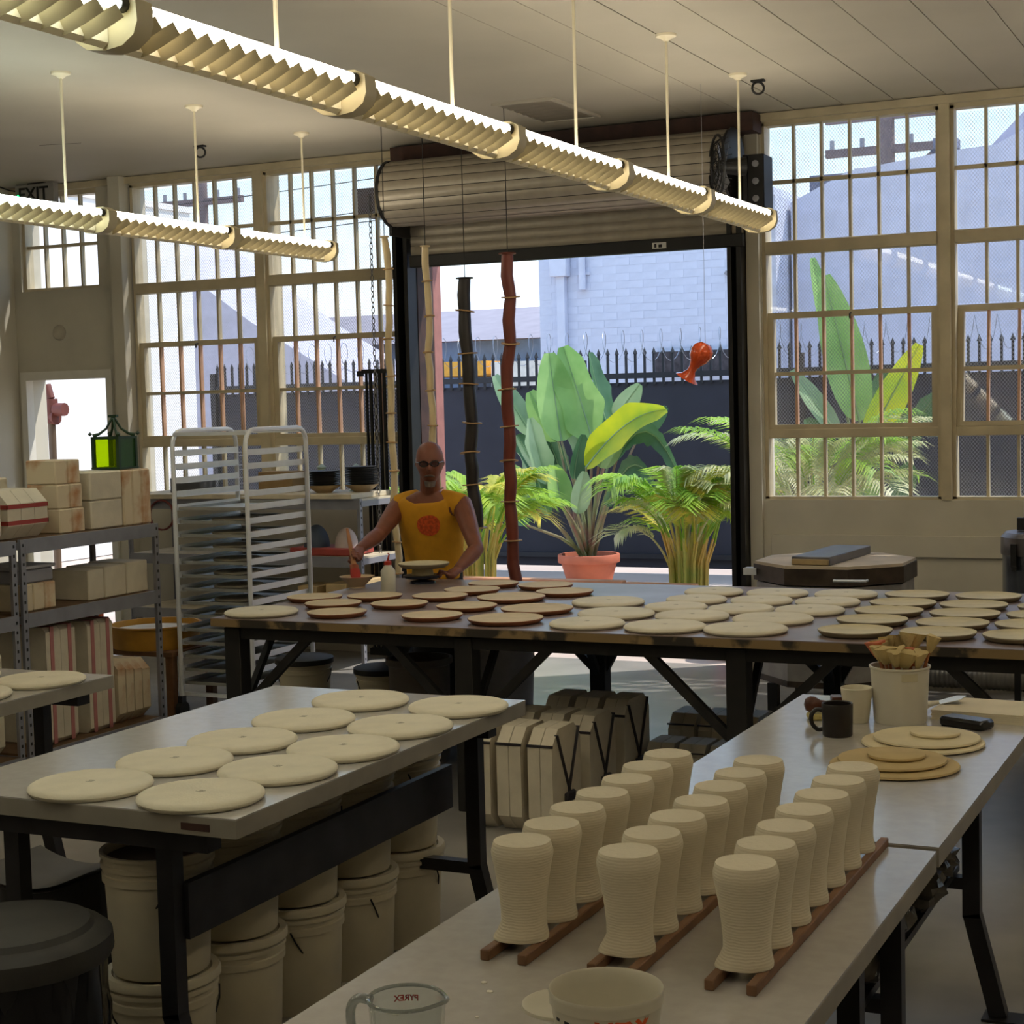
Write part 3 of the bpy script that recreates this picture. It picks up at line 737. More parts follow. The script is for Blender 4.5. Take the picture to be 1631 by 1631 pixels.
dish('plaster', -4.275, 4.46, 0.85, 0.33, 'round plaster disc cut by the left edge of the picture', 'plaster discs on the left edge table', 'plaster_disc')
dish('plaster', -4.62, 4.78, 0.85, 0.33, 'round plaster disc at the far left behind the others', 'plaster discs on the left edge table', 'plaster_disc')

# ================================================================== clay pitchers upside down on strips
prof = [(0, 0.004), (0.040, 0.004), (0.0455, 0), (0.0462, 0.006), (0.0445, 0.014), (0.0418, 0.03), (0.0418, 0.05), (0.0445, 0.08), (0.049, 0.112), (0.0535, 0.138), (0.0566, 0.152), (0.0574, 0.160), (0.0566, 0.166), (0.0535, 0.177), (0.0522, 0.180), (0, 0.1805)]
def spout(a, z):
    d = abs((a-radians(205)+pi) % (2*pi)-pi)
    return 1.0+0.26*max(0, 1-z/0.026)*max(0, cos(min(d*1.5, pi/2)))**1.5
pit_me = MB().lathe(prof, 40, warp=spout).mesh('clay_pitcher', RAWCLAY, 35)
strip_me = MB().box(-0.009, 0.009, -0.5, 0.5, 0, 0.02, 0.002).mesh('wood_strip', WOODSTRIP)
rown = ['left', 'middle', 'right']
for ri, X in enumerate((-1.277, -1.069, -0.854)):
    for k in range(7):
        y = 2.712+0.1315*k
        o = put('clay_pitcher', pit_me, None, (X+random.uniform(-.003, .003), y, 0.87), random.uniform(-0.12, 0.12))
        tag(o, 'unfired cream clay pitcher standing upside down, %s of the %s row' % (['nearest', 'second', 'third', 'fourth', 'fifth', 'sixth', 'farthest'][k], rown[ri]), 'pitcher', 'clay pitchers on wooden strips')
    for s in (-1, 1):
        o = put('wood_strip', strip_me, None, (X+s*0.037, 3.12, 0.849))
        tag(o, 'thin brown wood strip under the %s side of the %s row of pitchers' % ('left' if s < 0 else 'right', rown[ri]), 'wood strip', 'wood strips under the pitchers')

# ================================================================== things on the right tables
CLEAR = glass('clear_glass', (0.93, 0.95, 0.95), dirt=0.05, rough=0.01, ior=3.0)
REDINK = M('red_ink', (176, 40, 36), 0.6)
def wrap_text(me, R_, ang0, z, inward=False, flip=False):
    """bend flat lettering (x right, y up) round a cylinder of radius R_"""
    for vv in me.vertices:
        a = ang0 + (vv.co.x/R_)
        r = R_ + vv.co.z
        vv.co = Vector((r*cos(a), r*sin(a), z+vv.co.y))
    me.update()
# measuring jug (glass): print is on the outside of the far wall, so it reads mirrored from here
pj = thing('measuring_jug', 'clear glass measuring jug with red print at the front of the table', 'measuring jug', (-1.205, 2.135, 0.849))
H_, r0, r1 = 0.112, 0.048, 0.058
jw = lambda a, z: 1.0+0.14*max(0, (z-0.08)/0.032)*max(0, cos((a-radians(12))*1.0))**24
jm = MB(); jm.lathe([(0, 0), (r0, 0), (r0+0.004, 0.01), (r1-0.002, H_-0.008), (r1+0.001, H_), (r1-0.004, H_), (r1-0.007, H_-0.01), (r0-0.002, 0.008), (0, 0.007)], 44, warp=jw)
jm.build('body', CLEAR, pj)
rimm = MB(); rimm.tube([((r1-0.001)*jw(2*pi*k/44, H_)*cos(2*pi*k/44), (r1-0.001)*jw(2*pi*k/44, H_)*sin(2*pi*k/44), H_) for k in range(45)], 0.0032, 8, caps=False)
rimm.build('rim', glass('thick_glass', (0.62, 0.66, 0.66), dirt=0.04, rough=0.03, ior=14.0), pj)
hn = MB(); ha = radians(190)
hp = [(r1-0.004, 0.104), (r1+0.018, 0.106), (r1+0.030, 0.09), (r1+0.030, 0.06), (r1+0.02, 0.035), (r0+0.006, 0.028)]
hn.tube(spl([(q*cos(ha), q*sin(ha), zz) for q, zz in hp]), 0.0075, 10)
hn.build('handle', MATS['thick_glass'], pj)
for body, sz, z, a0 in (('PYREX', 0.013, 0.092, radians(118)),):
    tm = text_mesh(body, sz, 0.0002, 0.0004); tm.materials.clear(); tm.materials.append(REDINK)
    wrap_text(tm, 0.0555, a0, z); put('lettering', tm, pj)
for zz, a0, a1 in ((0.070, -78, -52), (0.058, -72, -54), (0.086, -58, -50), (0.046, -74, -50)):
    MB().surf(lambda u, v: ((0.0552+0.03*(zz-0.09))*cos(radians(a0+(a1-a0)*u)), (0.0552+0.03*(zz-0.09))*sin(radians(a0+(a1-a0)*u)), zz+0.004*v), 6, 1).build('measure_mark', REDINK, pj)

# translucent tub with orange lettering, and its lid
TUBM = M('milky_plastic', (212, 206, 188), 0.4, var=0.04, sss=0.15)
tb = thing('plastic_tub', 'open milky plastic tub with orange lettering in the foreground', 'tub', (-0.945, 2.295, 0.849))
R2 = 0.0885
tm_ = MB(); tm_.lathe([(0, 0), (R2*0.80, 0), (R2*0.83, 0.006), (R2*0.955, 0.085), (R2*0.96, 0.088), (R2*0.985, 0.089), (R2*0.99, 0.103), (R2, 0.107), (R2*0.985, 0.110), (R2*0.955, 0.107), (R2*0.93, 0.088), (R2*0.80, 0.006), (0, 0.004)], 48)
tm_.build('body', TUBM, tb)
ORANGE = M('orange_print', (222, 92, 32), 0.5)
tm = text_mesh('HDX', 0.042, 0.0002, 0.0015); tm.materials.clear(); tm.materials.append(ORANGE)
wrap_text(tm, R2*0.952, radians(-50), 0.070); put('lettering', tm, tb)
for a0, a1 in ((-132, -125), (-117, -110)):
    MB().surf(lambda u, v: (R2*0.947*cos(radians(a0+(a1-a0)*u)), R2*0.947*sin(radians(a0+(a1-a0)*u)), 0.072+0.005*v), 4, 1).build('print_mark', DARKMETAL, tb)
MB().surf(lambda u, v: ((R2*0.925-0.001)*cos(radians(28+10*u)), (R2*0.925-0.001)*sin(radians(28+10*u)), 0.062+0.014*v), 4, 1).build('price_tag', M('tag_grey', (150, 148, 138)), tb)
ld = MB(); ld.lathe([(0, 0.004), (0.06, 0.004), (0.068, 0.006), (0.073, 0.005), (0.074, 0), (0, 0)], 40)
tlid = thing('tub_lid', 'flat milky lid lying left of the plastic tub', 'lid', (-1.09, 2.47, 0.849))
ld.build('disc', TUBM, tlid)
MB().box(0.012, 0.04, -0.012, -0.006, 0.004, 0.0046).box(0.010, 0.032, -0.028, -0.022, 0.004, 0.0046).box(0.018, 0.03, 0.006, 0.014, 0.004, 0.0046).build('print', DARKMETAL, tlid)
# scraps of dry slip on the tabletop
flk = MB(); rf = random.Random(4)
for k in range(46):
    x = rf.uniform(-1.40, -0.86); y = rf.uniform(2.0, 2.52); a = rf.uniform(0, 6); r = rf.uniform(0.002, 0.0075)
    pts = [(x+r*(1+0.4*rf.random())*cos(a+j*pi/3), y+r*0.9*(1+0.4*rf.random())*sin(a+j*pi/3)) for j in range(6)]
    flk.prism(pts, 'z', 0.849, 0.8502)
o = flk.build('slip_flakes', WHITEPL); tag(o, 'dry white slip flakes scattered on the foreground tabletop', 'flakes', None, 'stuff')

# mug
mg = thing('mug', 'dark brown stoneware mug on the right table', 'mug', (-1.21, 4.765, 0.85))
DKGL = M('dark_glaze', (40, 33, 31), 0.35, var=0.25)
mm = MB(); mm.lathe([(0, 0), (0.041, 0), (0.044, 0.004), (0.0445, 0.05), (0.0455, 0.094), (0.044, 0.097), (0.041, 0.094), (0.040, 0.01), (0, 0.008)], 36); mm.build('body', DKGL, mg)
MB().tube(spl([(-0.038, -0.010, 0.073), (-0.058, -0.016, 0.076), (-0.072, -0.02, 0.06), (-0.070, -0.02, 0.035), (-0.055, -0.016, 0.018), (-0.038, -0.010, 0.02)]), 0.0065, 10).build('handle', DKGL, mg)
# translucent cup
cp = MB(); cp.lathe([(0, 0), (0.034, 0), (0.036, 0.004), (0.049, 0.105), (0.0475, 0.107), (0.046, 0.104), (0.033, 0.006), (0, 0.005)], 36)
tag(cp.build('plastic_cup', M('frosted_cup', (226, 218, 196), 0.4, sss=0.3, var=0.03), None, (-1.205, 4.985, 0.85)), 'frosted plastic cup standing behind the mug', 'cup')
# wooden stamp lying on a sponge
sp = MB().bevbox(-0.035, 0.035, -0.03, 0.03, 0, 0.02, 0.006); tag(sp.build('sponge', M('yellow_sponge', (206, 190, 120), 0.9, bump=0.4, bscale=160), None, (-1.325, 4.99, 0.85), 0.4), 'small yellow sponge under the wooden stamp', 'sponge')
stp = thing('wooden_stamp', 'turned brown wooden stamp lying beside the mug', 'stamp', (-1.315, 4.99, 0.897), 0.35)
DKWD = M('dark_turned_wood', (92, 46, 26), 0.4, var=0.2)
q = MB(); q.lathe([(0, -0.055), (0.018, -0.05), (0.026, -0.035), (0.024, -0.02), (0.014, -0.005), (0.011, 0.015), (0.013, 0.03), (0, 0.03)], 20); q.xf(Matrix.Rotation(pi/2, 4, 'Y')); q.build('handle', DKWD, stp)
MB().bevbox(0.028, 0.062, -0.026, 0.026, -0.026, 0.026, 0.003).build('head', DKWD, stp)
# white bucket with foam brushes
bk = thing('white_bucket', 'small off-white bucket full of foam sponges on sticks', 'bucket', (-1.083, 5.03, 0.85))
bm_ = MB(); bm_.lathe([(0, 0), (0.076, 0), (0.079, 0.006), (0.088, 0.165), (0.092, 0.168), (0.092, 0.173), (0.086, 0.173), (0.077, 0.01), (0, 0.008)], 44)
bm_.build('body', WHITEPL, bk)
MB().surf(lambda u, v: (0.0895*cos(radians(-75+32*u)), 0.0895*sin(radians(-75+32*u)), 0.135+0.024*v), 8, 1).build('tape', M('masking_tape', (214, 204, 172), 0.7), bk)
FOAM = M('foam_yellow', (206, 184, 128), 0.9, bump=0.3, bscale=120)
FOAM2 = M('foam_pink', (206, 118, 84), 0.9, bump=0.3, bscale=120)
STICK = M('stick_wood', (172, 104, 62), 0.6)
for k in range(13):
    a = k*2.4; rr = 0.02+0.045*((k*0.37) % 1); lean = 0.25+0.5*rr/0.06
    bx0 = Vector((0.5*rr*cos(a), 0.5*rr*sin(a), 0.012)); d = Vector((cos(a)*lean*0.36, sin(a)*lean*0.36, 1)).normalized()
    Ls = 0.175+0.05*((k*0.61) % 1)
    lbl = 'sponge brush in the white bucket, ' + ['pink foam, standing at the back left', 'foremost short one', 'leaning right', 'leaning left', 'upright in the middle', 'low at the left', 'low at the right', 'tallest, at the back', 'behind the pink one', 'against the front rim', 'far right', 'far left', 'half hidden in the centre'][k]
    s = thing('sponge_brush', lbl, 'sponge brush', (-1.083+bx0.x, 5.03+bx0.y, 0.85+bx0.z), 0, 'sponge brushes in the white bucket')
    MB().tube([(0, 0, 0), tuple(d*Ls)], 0.005, 8).build('handle', STICK, s)
    hd_ = MB()
    up = d; sx = up.cross(Vector((sin(a*1.7), cos(a*1.7), 0.1))).normalized(); sy = up.cross(sx).normalized()
    c0 = d*(Ls-0.012)
    def petal(u, v, c0=c0, up=up, sx=sx, sy=sy, k=k):
        th = 2*pi*u; w = 0.011+0.021*v**0.8
        bump = 1+(0.10+0.22*v)*sin(3*th+k)
        return c0+up*(0.052*v)+sx*(w*1.15*bump*cos(th))+sy*(0.6*w*bump*sin(th))
    hd_.surf(petal, 14, 6); n0 = len(hd_.v)
    hd_.f.append(tuple(6+7*j for j in range(14)))
    hd_.build('foam', FOAM2 if k in (0, 4) else FOAM, s)
# stacked plates
STK = M('pale_bisque', (222, 208, 172), 0.8, var=0.05, bump=0.1)
STK2 = M('tan_bisque', (196, 172, 122), 0.8, var=0.06, bump=0.1)
def flatplate(D, h=0.011):
    R_ = D/2; m_ = MB(); m_.lathe([(0, 0), (R_*0.93, 0), (R_, h*0.5), (R_*0.985, h*0.9), (R_*0.95, h), (0, h*0.94)], 44); return m_
for (x, y, z, D, mt, lb) in ((-0.953, 4.72, 0.85, 0.345, STK, 'pale bisque plate at the bottom of the rear stack'), (-0.945, 4.735, 0.861, 0.30, STK, 'pale bisque plate in the middle of the rear stack'), (-0.925, 4.755, 0.872, 0.14, STK, 'small pale disc on top of the rear stack'), (-0.965, 4.40, 0.85, 0.345, STK2, 'tan bisque plate at the bottom of the nearer stack'), (-0.975, 4.42, 0.861, 0.29, STK2, 'tan bisque plate in the middle of the nearer stack'), (-0.965, 4.43, 0.872, 0.155, STK2, 'small tan disc on top of the nearer stack')):
    tag(flatplate(D).build('bisque_plate', mt, None, (x, y, z)), lb, 'plate', 'bisque plates stacked on the right table')
# paper pad, wallet, trowel
pb = thing('paper_pad', 'thick pad of cream paper at the back of the right table', 'paper pad', (-0.85, 5.20, 0.85), radians(-4))
for k in range(5): MB().box(-0.145+0.003*(k % 2), 0.145-0.002*(k % 3), -0.12, 0.12, 0.006*k, 0.006*k+0.0055).build('sheet', M('pad_paper', (226, 214, 186), 0.8, var=0.05), pb)
ph = MB().bevbox(-0.075, 0.075, -0.036, 0.036, 0, 0.03, 0.008); tag(ph.build('black_case', M('black_case', (22, 20, 22), 0.25), None, (-0.88, 5.0, 0.85), radians(-24)), 'glossy black case lying behind the pale plates', 'case')
tw = thing('trowel', 'bright steel trowel leaning by the paper pad', 'trowel', (-1.0, 5.21, 0.88), 0.3)
MB().prism([(0, -0.028), (0.06, -0.036), (0.085, 0), (0.06, 0.036), (0, 0.028)], 'z', 0, 0.002).build('blade', ALU, tw)
MB().tube([(0, 0, 0.002), (-0.03, 0, 0.004), (-0.10, 0, -0.015)], [0.006, 0.01, 0.011], 10).build('handle', WHITEPL, tw)
for o in tw.children: o.rotation_euler = (0, -0.25, 0)
# bags on the shelf below
BAG = M('crumpled_plastic', (112, 106, 98), 0.22, var=0.35, scale=14, bump=0.6, bscale=26)
for k, (x, y, z, sx, sy, sz) in enumerate(((-0.98, 3.9, 0.44, 0.10, 0.16, 0.13), (-1.0, 4.22, 0.44, 0.11, 0.17, 0.12), (-0.98, 4.55, 0.44, 0.10, 0.16, 0.12), (-1.0, 4.84, 0.44, 0.10, 0.14, 0.10), (-0.98, 3.05, 0.44, 0.10, 0.2, 0.12))):
    g = MB(); g.lathe([(0, -1)]+[(sin(pi*j/14), -cos(pi*j/14)) for j in range(1, 14)]+[(0, 1)], 26)
    for j, vv in enumerate(g.v):
        p = Vector(vv); nn = noise.noise(p*3.1+Vector((k*7, 0, 0)))*0.28+noise.noise(p*7.0+Vector((0, k*5, 0)))*0.14
        p = p*(1+nn); p.z = max(p.z, -0.85)
        g.v[j] = (p.x*sx, p.y*sy, (p.z+0.85)*sz*0.62)
    tag(g.build('clay_bag', BAG, None, (x, y, z), 0.3*k, ang=25), 'crumpled plastic wrapped clay on the shelf under the right table, ' + ['nearest the table joint', 'second from the table joint', 'third from the table joint', 'nearest the splayed far leg', 'under the pitchers'][k], 'clay bag', 'wrapped clay under the right table')

# ================================================================== buckets, bins and stool on the floor
BUCK = M('bucket_plastic', (196, 186, 160), 0.5, var=0.05)
bprof = [(0, 0), (0.128, 0), (0.131, 0.006), (0.143, 0.28), (0.150, 0.283), (0.150, 0.305), (0.145, 0.308), (0.146, 0.322), (0.153, 0.325), (0.153, 0.337), (0.147, 0.34), (0.148, 0.358), (0.155, 0.36), (0.155, 0.37), (0.144, 0.37), (0.128, 0.012), (0, 0.01)]
bprof = [(r, z*0.9) for r, z in bprof]
lprof = [(0, 0.366), (0.13, 0.366), (0.136, 0.374), (0.155, 0.376), (0.159, 0.366), (0.159, 0.35), (0.155, 0.349)]
lprof = [(r, z*0.9) for r, z in lprof]
buck_me = MB().lathe(bprof, 36).mesh('body', BUCK); blid_me = MB().lathe(lprof, 36).mesh('lid', BUCK)
blid2_me = MB().lathe([(0, 0.338), (0.15, 0.338), (0.162, 0.333), (0.163, 0.306), (0.157, 0.304)], 36).mesh('lid', LIDBLACK)
hand_me = MB().tube([(0.152*cos(pi*j/12), -0.02-0.13*sin(pi*j/12)*0.45, 0.27-0.13*sin(pi*j/12)) for j in range(13)], 0.0028, 6).mesh('handle', DARKMETAL)
fill_me = MB().lathe([(0, 0.31), (0.140, 0.31)], 30).mesh('slip', M('dark_red_slip', (54, 26, 22), 0.5))
def bucket(x, y, z, label, group, lid=None, fill=False, rz=0.0, name='plastic_bucket'):
    t = thing(name, label, 'bucket', (x, y, z), rz, group)
    put('body', buck_me, t); put('handle', hand_me, t)
    if lid: put('lid', lid, t)
    if fill: put('slip', fill_me, t)
    return t
stacks = [(-2.79, 3.60), (-2.80, 3.95), (-2.80, 4.285), (-2.80, 4.62), (-2.80, 4.95)]
sw = ['nearest the front leg of the left table', 'second stack under the left table', 'third stack under the left table', 'fourth stack under the left table', 'fifth stack under the left table']
for k, (x, y) in enumerate(stacks):
    bucket(x, y, 0, 'lower white pail with lid, '+sw[k], 'white pails under the left table', blid_me, rz=0.9+0.5*k)
    bucket(x, y, 0.340, ('open upper pail with dark red slip, ' if k == 0 else 'upper white pail, ')+sw[k], 'white pails under the left table', None if k == 0 else blid_me, k == 0, rz=-0.6+0.7*k)
bucket(-4.95, 7.75, 0.14, 'white pail with black lid under the left end of the long table', 'pails under the long table', blid2_me, rz=0.4)
bucket(-4.48, 7.8, 0.10, 'white pail with black lid under the long table, right of its twin', 'pails under the long table', blid2_me, rz=0.8)
for (x, y, lb) in ((-4.95, 7.75, 'low dark dolly under the left black lidded pail'), (-4.48, 7.8, 'low dark dolly under the right black lidded pail')):
    h = 0.14 if x < -4.9 else 0.10
    dl = thing('bucket_dolly', lb, 'dolly', (x, y, 0))
    q = MB(); q.lathe([(0, h), (0.15, h), (0.155, h-0.02), (0.15, h-0.03), (0, h-0.03)], 24); q.build('deck', LIDBLACK, dl)
    for j in range(4):
        c = MB().tube([(0.11*cos(j*pi/2+.7)-0.012, 0.11*sin(j*pi/2+.7), (h-0.03)/2), (0.11*cos(j*pi/2+.7)+0.012, 0.11*sin(j*pi/2+.7), (h-0.03)/2)], (h-0.03)/2, 12); c.build('wheel', LIDBLACK, dl)
wbn = MB(); wbn.lathe([(0, 0), (0.15, 0), (0.155, 0.01), (0.185, 0.62), (0.20, 0.625), (0.20, 0.655), (0.187, 0.655), (0.15, 0.02), (0, 0.015)], 36)
wbin = thing('white_bin', 'tall pale grey waste bin under the middle of the long table', 'bin', (-3.86, 8.0, 0))
wbn.build('body', M('bin_grey', (172, 170, 172), 0.5), wbin)
MB().tube([(0.19*cos(a), 0.19*sin(a), 0.60-0.14*sin((a+0.5)/2.1*pi)) for a in [-0.5+0.21*j for j in range(11)]], 0.004, 6).build('handle', WHITEPL, wbin)
wb2 = MB(); wb2.lathe([(0, 0), (0.15, 0), (0.16, 0.5), (0.175, 0.51), (0.175, 0.54), (0.16, 0.54), (0.145, 0.02), (0, 0.02)], 36)
tag(wb2.build('grey_bin', M('bin_dark_grey', (104, 98, 92), 0.55), None, (-4.12, 7.55, 0)), 'grey drum bin with a round sticker beside the white bin', 'bin')
bk2 = thing('glaze_tub', 'squat dark glaze tub pushed under the long table', 'tub', (-4.28, 8.17, 0))
q = MB(); q.lathe([(0, 0), (0.16, 0), (0.19, 0.52), (0.205, 0.53), (0.205, 0.56), (0.188, 0.56), (0.15, 0.03), (0, 0.02)], 32); q.build('body', LIDBLACK, bk2)
# lidded trash can in the left foreground, draped with a bag
tr = thing('trash_can', 'black lidded trash can with a bag hanging out, bottom left corner', 'trash can', (-2.79, 3.02, 0))
q = MB(); q.lathe([(0, 0), (0.19, 0), (0.195, 0.02), (0.222, 0.56), (0, 0.56)], 40); q.build('body', M('black_bin', (20, 18, 19), 0.55), tr)
q = MB(); q.lathe([(0.238, 0.545), (0.245, 0.56), (0.242, 0.598), (0.225, 0.612), (0.20, 0.618), (0.19, 0.632), (0.10, 0.64), (0, 0.642), (0, 0.63)], 44); q.build('lid', M('lid_charcoal', (56, 54, 50), 0.6, var=0.2), tr)
bgm = MB()
def bagfn(u, v):
    a = 2*pi*u; rr = 0.224+0.006*sin(9*a)+0.012*v*noise.noise(Vector((cos(a)*3, sin(a)*3, v*4)))+0.006*sin(23*a+4*v)*v
    return (rr*cos(a)*(1+0.0*v), rr*sin(a), 0.552-0.24*v-0.05*noise.noise(Vector((cos(a)*2, sin(a)*2, 5)))*v)
bgm.surf(bagfn, 90, 10); bgm.build('bag', M('black_bag', (16, 15, 18), 0.16, var=0.3), tr)
# stool with saddle seat
stl = thing('stool', 'low black stool with a worn grey saddle seat under the left table', 'stool', (-3.46, 3.95, 0))
MB().surf(lambda u, v: ((u-0.5)*0.36, (v-0.5)*0.30, 0.43+0.16*(u-0.5)**2), 10, 6).surf(lambda u, v: ((u-0.5)*0.36, (v-0.5)*0.30, 0.415+0.16*(u-0.5)**2), 10, 6).build('seat', M('worn_grey', (84, 80, 76), 0.6), stl)
q = MB(); 
q.surf(lambda u, v: (0.175*cos(2*pi*u)*(1+0.12*(1-v)), 0.148*sin(2*pi*u)*(1+0.12*(1-v)), 0.0+(0.415+0.16*(0.5*cos(2*pi*u))**2)*v), 36, 4); q.build('skirt', LIDBLACK, stl)

# ================================================================== steel shelving on the left and its moulds
def post(parent, x, y, h, sx):
    MB().box(x-0.003, x+0.003, y-0.018, y+0.018, 0, h).box(min(x, x+sx*0.03), max(x, x+sx*0.03), y-0.003, y+0.003, 0, h).build('post', GREYSTEEL, parent)
    sl_ = MB(); f = x+0.0035 if sx < 0 else x-0.0035
    z = 0.06
    while z < h-0.03:
        sl_.box(f-0.0006, f+0.0006, y-0.006, y+0.006, z, z+0.016); z += 0.05
    o = sl_.build('slots', BLACKSTEEL, parent); o['kind'] = 'stuff'
def shelf_unit(label, x0, x1, y0, y1, zs, deck, h=None, along='y'):
    t = thing('steel_shelf', label, 'shelf', (0, 0, 0))
    H = h or zs[-1]
    if along == 'y':
        for y in (y0, y1): post(t, x1, y, H, -1); post(t, x0, y, H, 1)
    else:
        for y in (y0, y1):
            for x, s in ((x0, 1), (x1, -1)): post(t, x, y, H, s)
    for z in zs:
        MB().box(x0+0.004, x1-0.004, y0, y1, z-0.015, z-0.002).build('deck', deck, t)
        if along == 'y':
            for x in (x0, x1): MB().box(x-0.012, x+0.004, y0+0.018, y1-0.018, z-0.075, z).build('beam', GREYSTEEL, t)
            for y in (y0, y1): MB().box(x0, x1, y-0.006, y+0.006, z-0.055, z-0.015).build('end_beam', GREYSTEEL, t)
        else:
            for y in (y0, y1): MB().box(x0, x1, y-0.012, y+0.004, z-0.075, z).build('beam', GREYSTEEL, t)
            for x in (x0, x1): MB().box(x-0.006, x+0.006, y0, y1, z-0.055, z-0.015).build('end_beam', GREYSTEEL, t)
    return t
DECKB = M('chipboard', (120, 92, 64), 0.8, var=0.15)
shelf_unit('grey steel shelf unit loaded with plaster moulds, right one of the pair', -6.5, -6.02, 6.745, 7.875, (0.06, 0.806, 1.198), DECKB)
shelf_unit('grey steel shelf unit cut by the left edge of the picture', -6.5, -6.02, 5.5, 6.675, (0.06, 0.806, 1.198), DECKB)

STRAPR = M('red_strap', (170, 62, 52), 0.6)
STRAPP = M('pink_strap', (196, 128, 124), 0.6)
STRAPK_SHADE = M('black_strap_and_shade', (48, 44, 48), 0.6)
SEAM = M('mould_seam', (120, 96, 68), 0.9)
def mould(label, x0, x1, y0, y1, z0, z1, mat=PLASTER2, ch=0.012, axis='y', parts=2, strap=None, strapdir='h', nst=2, group='plaster moulds', name='plaster_mould'):
    """plaster mould made of slabs along an axis with chamfered corners, plus rubber straps"""
    cx, cy = (x0+x1)/2, (y0+y1)/2
    t = thing(name, label, 'plaster mould', (cx, cy, z0), 0, group)
    lo, hi = {'y': (y0, y1), 'x': (x0, x1), 'z': (z0, z1)}[axis]
    for k in range(parts):
        a = lo+(hi-lo)*k/parts+0.0015; b = lo+(hi-lo)*(k+1)/parts-0.0015
        bx_ = [x0-cx, x1-cx, y0-cy, y1-cy, 0, z1-z0]
        i = {'x': 0, 'y': 2, 'z': 4}[axis]; o_ = {'x': cx, 'y': cy, 'z': z0}[axis]
        bx_[i] = a-o_; bx_[i+1] = b-o_
        if ch > 0.02:   # strongly cut corners: octagonal section seen from the axis side
            if axis == 'y': p0, p1, q0, q1 = bx_[0], bx_[1], bx_[4], bx_[5]
            elif axis == 'x': p0, p1, q0, q1 = bx_[2], bx_[3], bx_[4], bx_[5]
            else: p0, p1, q0, q1 = bx_[0], bx_[1], bx_[2], bx_[3]
            poly = [(p0+ch, q0), (p1-ch, q0), (p1, q0+ch), (p1, q1-ch), (p1-ch, q1), (p0+ch, q1), (p0, q1-ch), (p0, q0+ch)]
            MB().prism(poly, axis, bx_[i], bx_[i+1]).build('piece', mat, t, ang=20)
        else:
            MB().bevbox(*bx_, ch).build('piece', mat, t, ang=20)
    if strap:
        e = 0.003
        for k in range(nst):
            f = (k+1)/(nst+1)
            if strapdir == 'h':
                zc = (z1-z0)*f
                m_ = MB().box(x0-cx-e, x1-cx+e, y0-cy-e, y0-cy+0.001, zc-0.011, zc+0.011).box(x1-cx-0.001, x1-cx+e, y0-cy-e, y1-cy+e, zc-0.011, zc+0.011).box(x0-cx-e, x0-cx, y0-cy-e, y1-cy+e, zc-0.011, zc+0.011).box(x0-cx-e, x1-cx+e, y1-cy, y1-cy+e, zc-0.011, zc+0.011)
            else:
                yc = (y0-cy)+(y1-y0)*(0.2 if k == 0 else 0.8)
                m_ = MB().box(x1-cx-0.001, x1-cx+e, yc-0.014, yc+0.014, 0.0, z1-z0+e).box(x0-cx-e, x1-cx+e, yc-0.014, yc+0.014, z1-z0, z1-z0+e)
            m_.build('strap', strap, t)
    return t
G1 = 'plaster moulds on the top shelf'; G2 = 'plaster moulds on the middle shelf'; G3 = 'plaster moulds on the bottom shelf'
mould('plaster mould at the left picture edge on the top shelf', -6.36, -6.08, 6.36, 6.66, 1.198, 1.43, PLASTER2, 0.03, 'y', 2, group=G1)
mould('octagonal plaster mould with two red bands on the top shelf', -6.40, -6.08, 6.71, 7.02, 1.198, 1.455, PLASTER2, 0.07, 'y', 3, STRAPR, 'h', 2, G1)
for k in range(3):
    mould('stained plaster block on the top shelf, %s of a stack of three' % ['bottom', 'middle', 'top'][k], -6.31, -6.085-0.01*k, 7.12, 7.33, 1.198+0.134*k, 1.330+0.134*k, PLASTER3, 0.006, 'y', 2, group=G1)
mould('tall plaster mould on the top shelf beneath the green lantern', -6.38, -6.08, 7.38, 7.655, 1.198, 1.522, PLASTER2, 0.008, 'z', 2, group=G1)
mould('tall seamed plaster mould at the right end of the top shelf', -6.38, -6.08, 7.665, 7.92, 1.198, 1.518, PLASTER3, 0.008, 'y', 3, group=G1)
mould('plaster mould in the back row of the top shelf, left of the stack', -6.5, -6.40, 6.76, 7.08, 1.198, 1.51, PLASTER2, 0.008, 'y', 2, group=G1)
mould('plaster mould in the back row at the left picture edge', -6.5, -6.38, 6.40, 6.66, 1.198, 1.53, PLASTER2, 0.008, 'y', 2, group=G1)
for k, (a, b) in enumerate(((7.325, 7.465), (7.47, 7.66), (7.665, 7.86))):
    mould('cream plaster block on the middle shelf, %s of three in a row' % ['left', 'middle', 'right'][k], -6.36, -6.08, a, b, 0.806, 0.975+0.006*k, PLASTER2, 0.005, 'y', 1, group=G2)
mould('stained plaster mould on the middle shelf under the grey tote', -6.42, -6.08, 6.79, 7.06, 0.806, 0.95, PLASTER3, 0.006, 'y', 3, group=G2)
mould('plaster mould on the middle shelf at the left edge', -6.42, -6.1, 6.36, 6.64, 0.806, 0.98, PLASTER3, 0.006, 'y', 2, group=G2)
tt = thing('grey_tote', 'grey plastic tote lying on a mould on the middle shelf', 'tote', (-6.25, 6.93, 0.951))
MB().bevbox(-0.15, 0.15, -0.14, 0.14, 0, 0.075, 0.01).build('body', M('tote_grey', (150, 148, 154), 0.5), tt)
MB().bevbox(-0.16, 0.16, -0.15, 0.15, 0.075, 0.095, 0.006).build('lid', M('tote_lid', (176, 174, 178), 0.5), tt)
mould('tall plaster mould with pink straps on the bottom shelf, nearer one', -6.46, -6.09, 6.97, 7.21, 0.061, 0.70, PLASTER2, 0.025, 'y', 2, STRAPP, 'v', 2, G3)
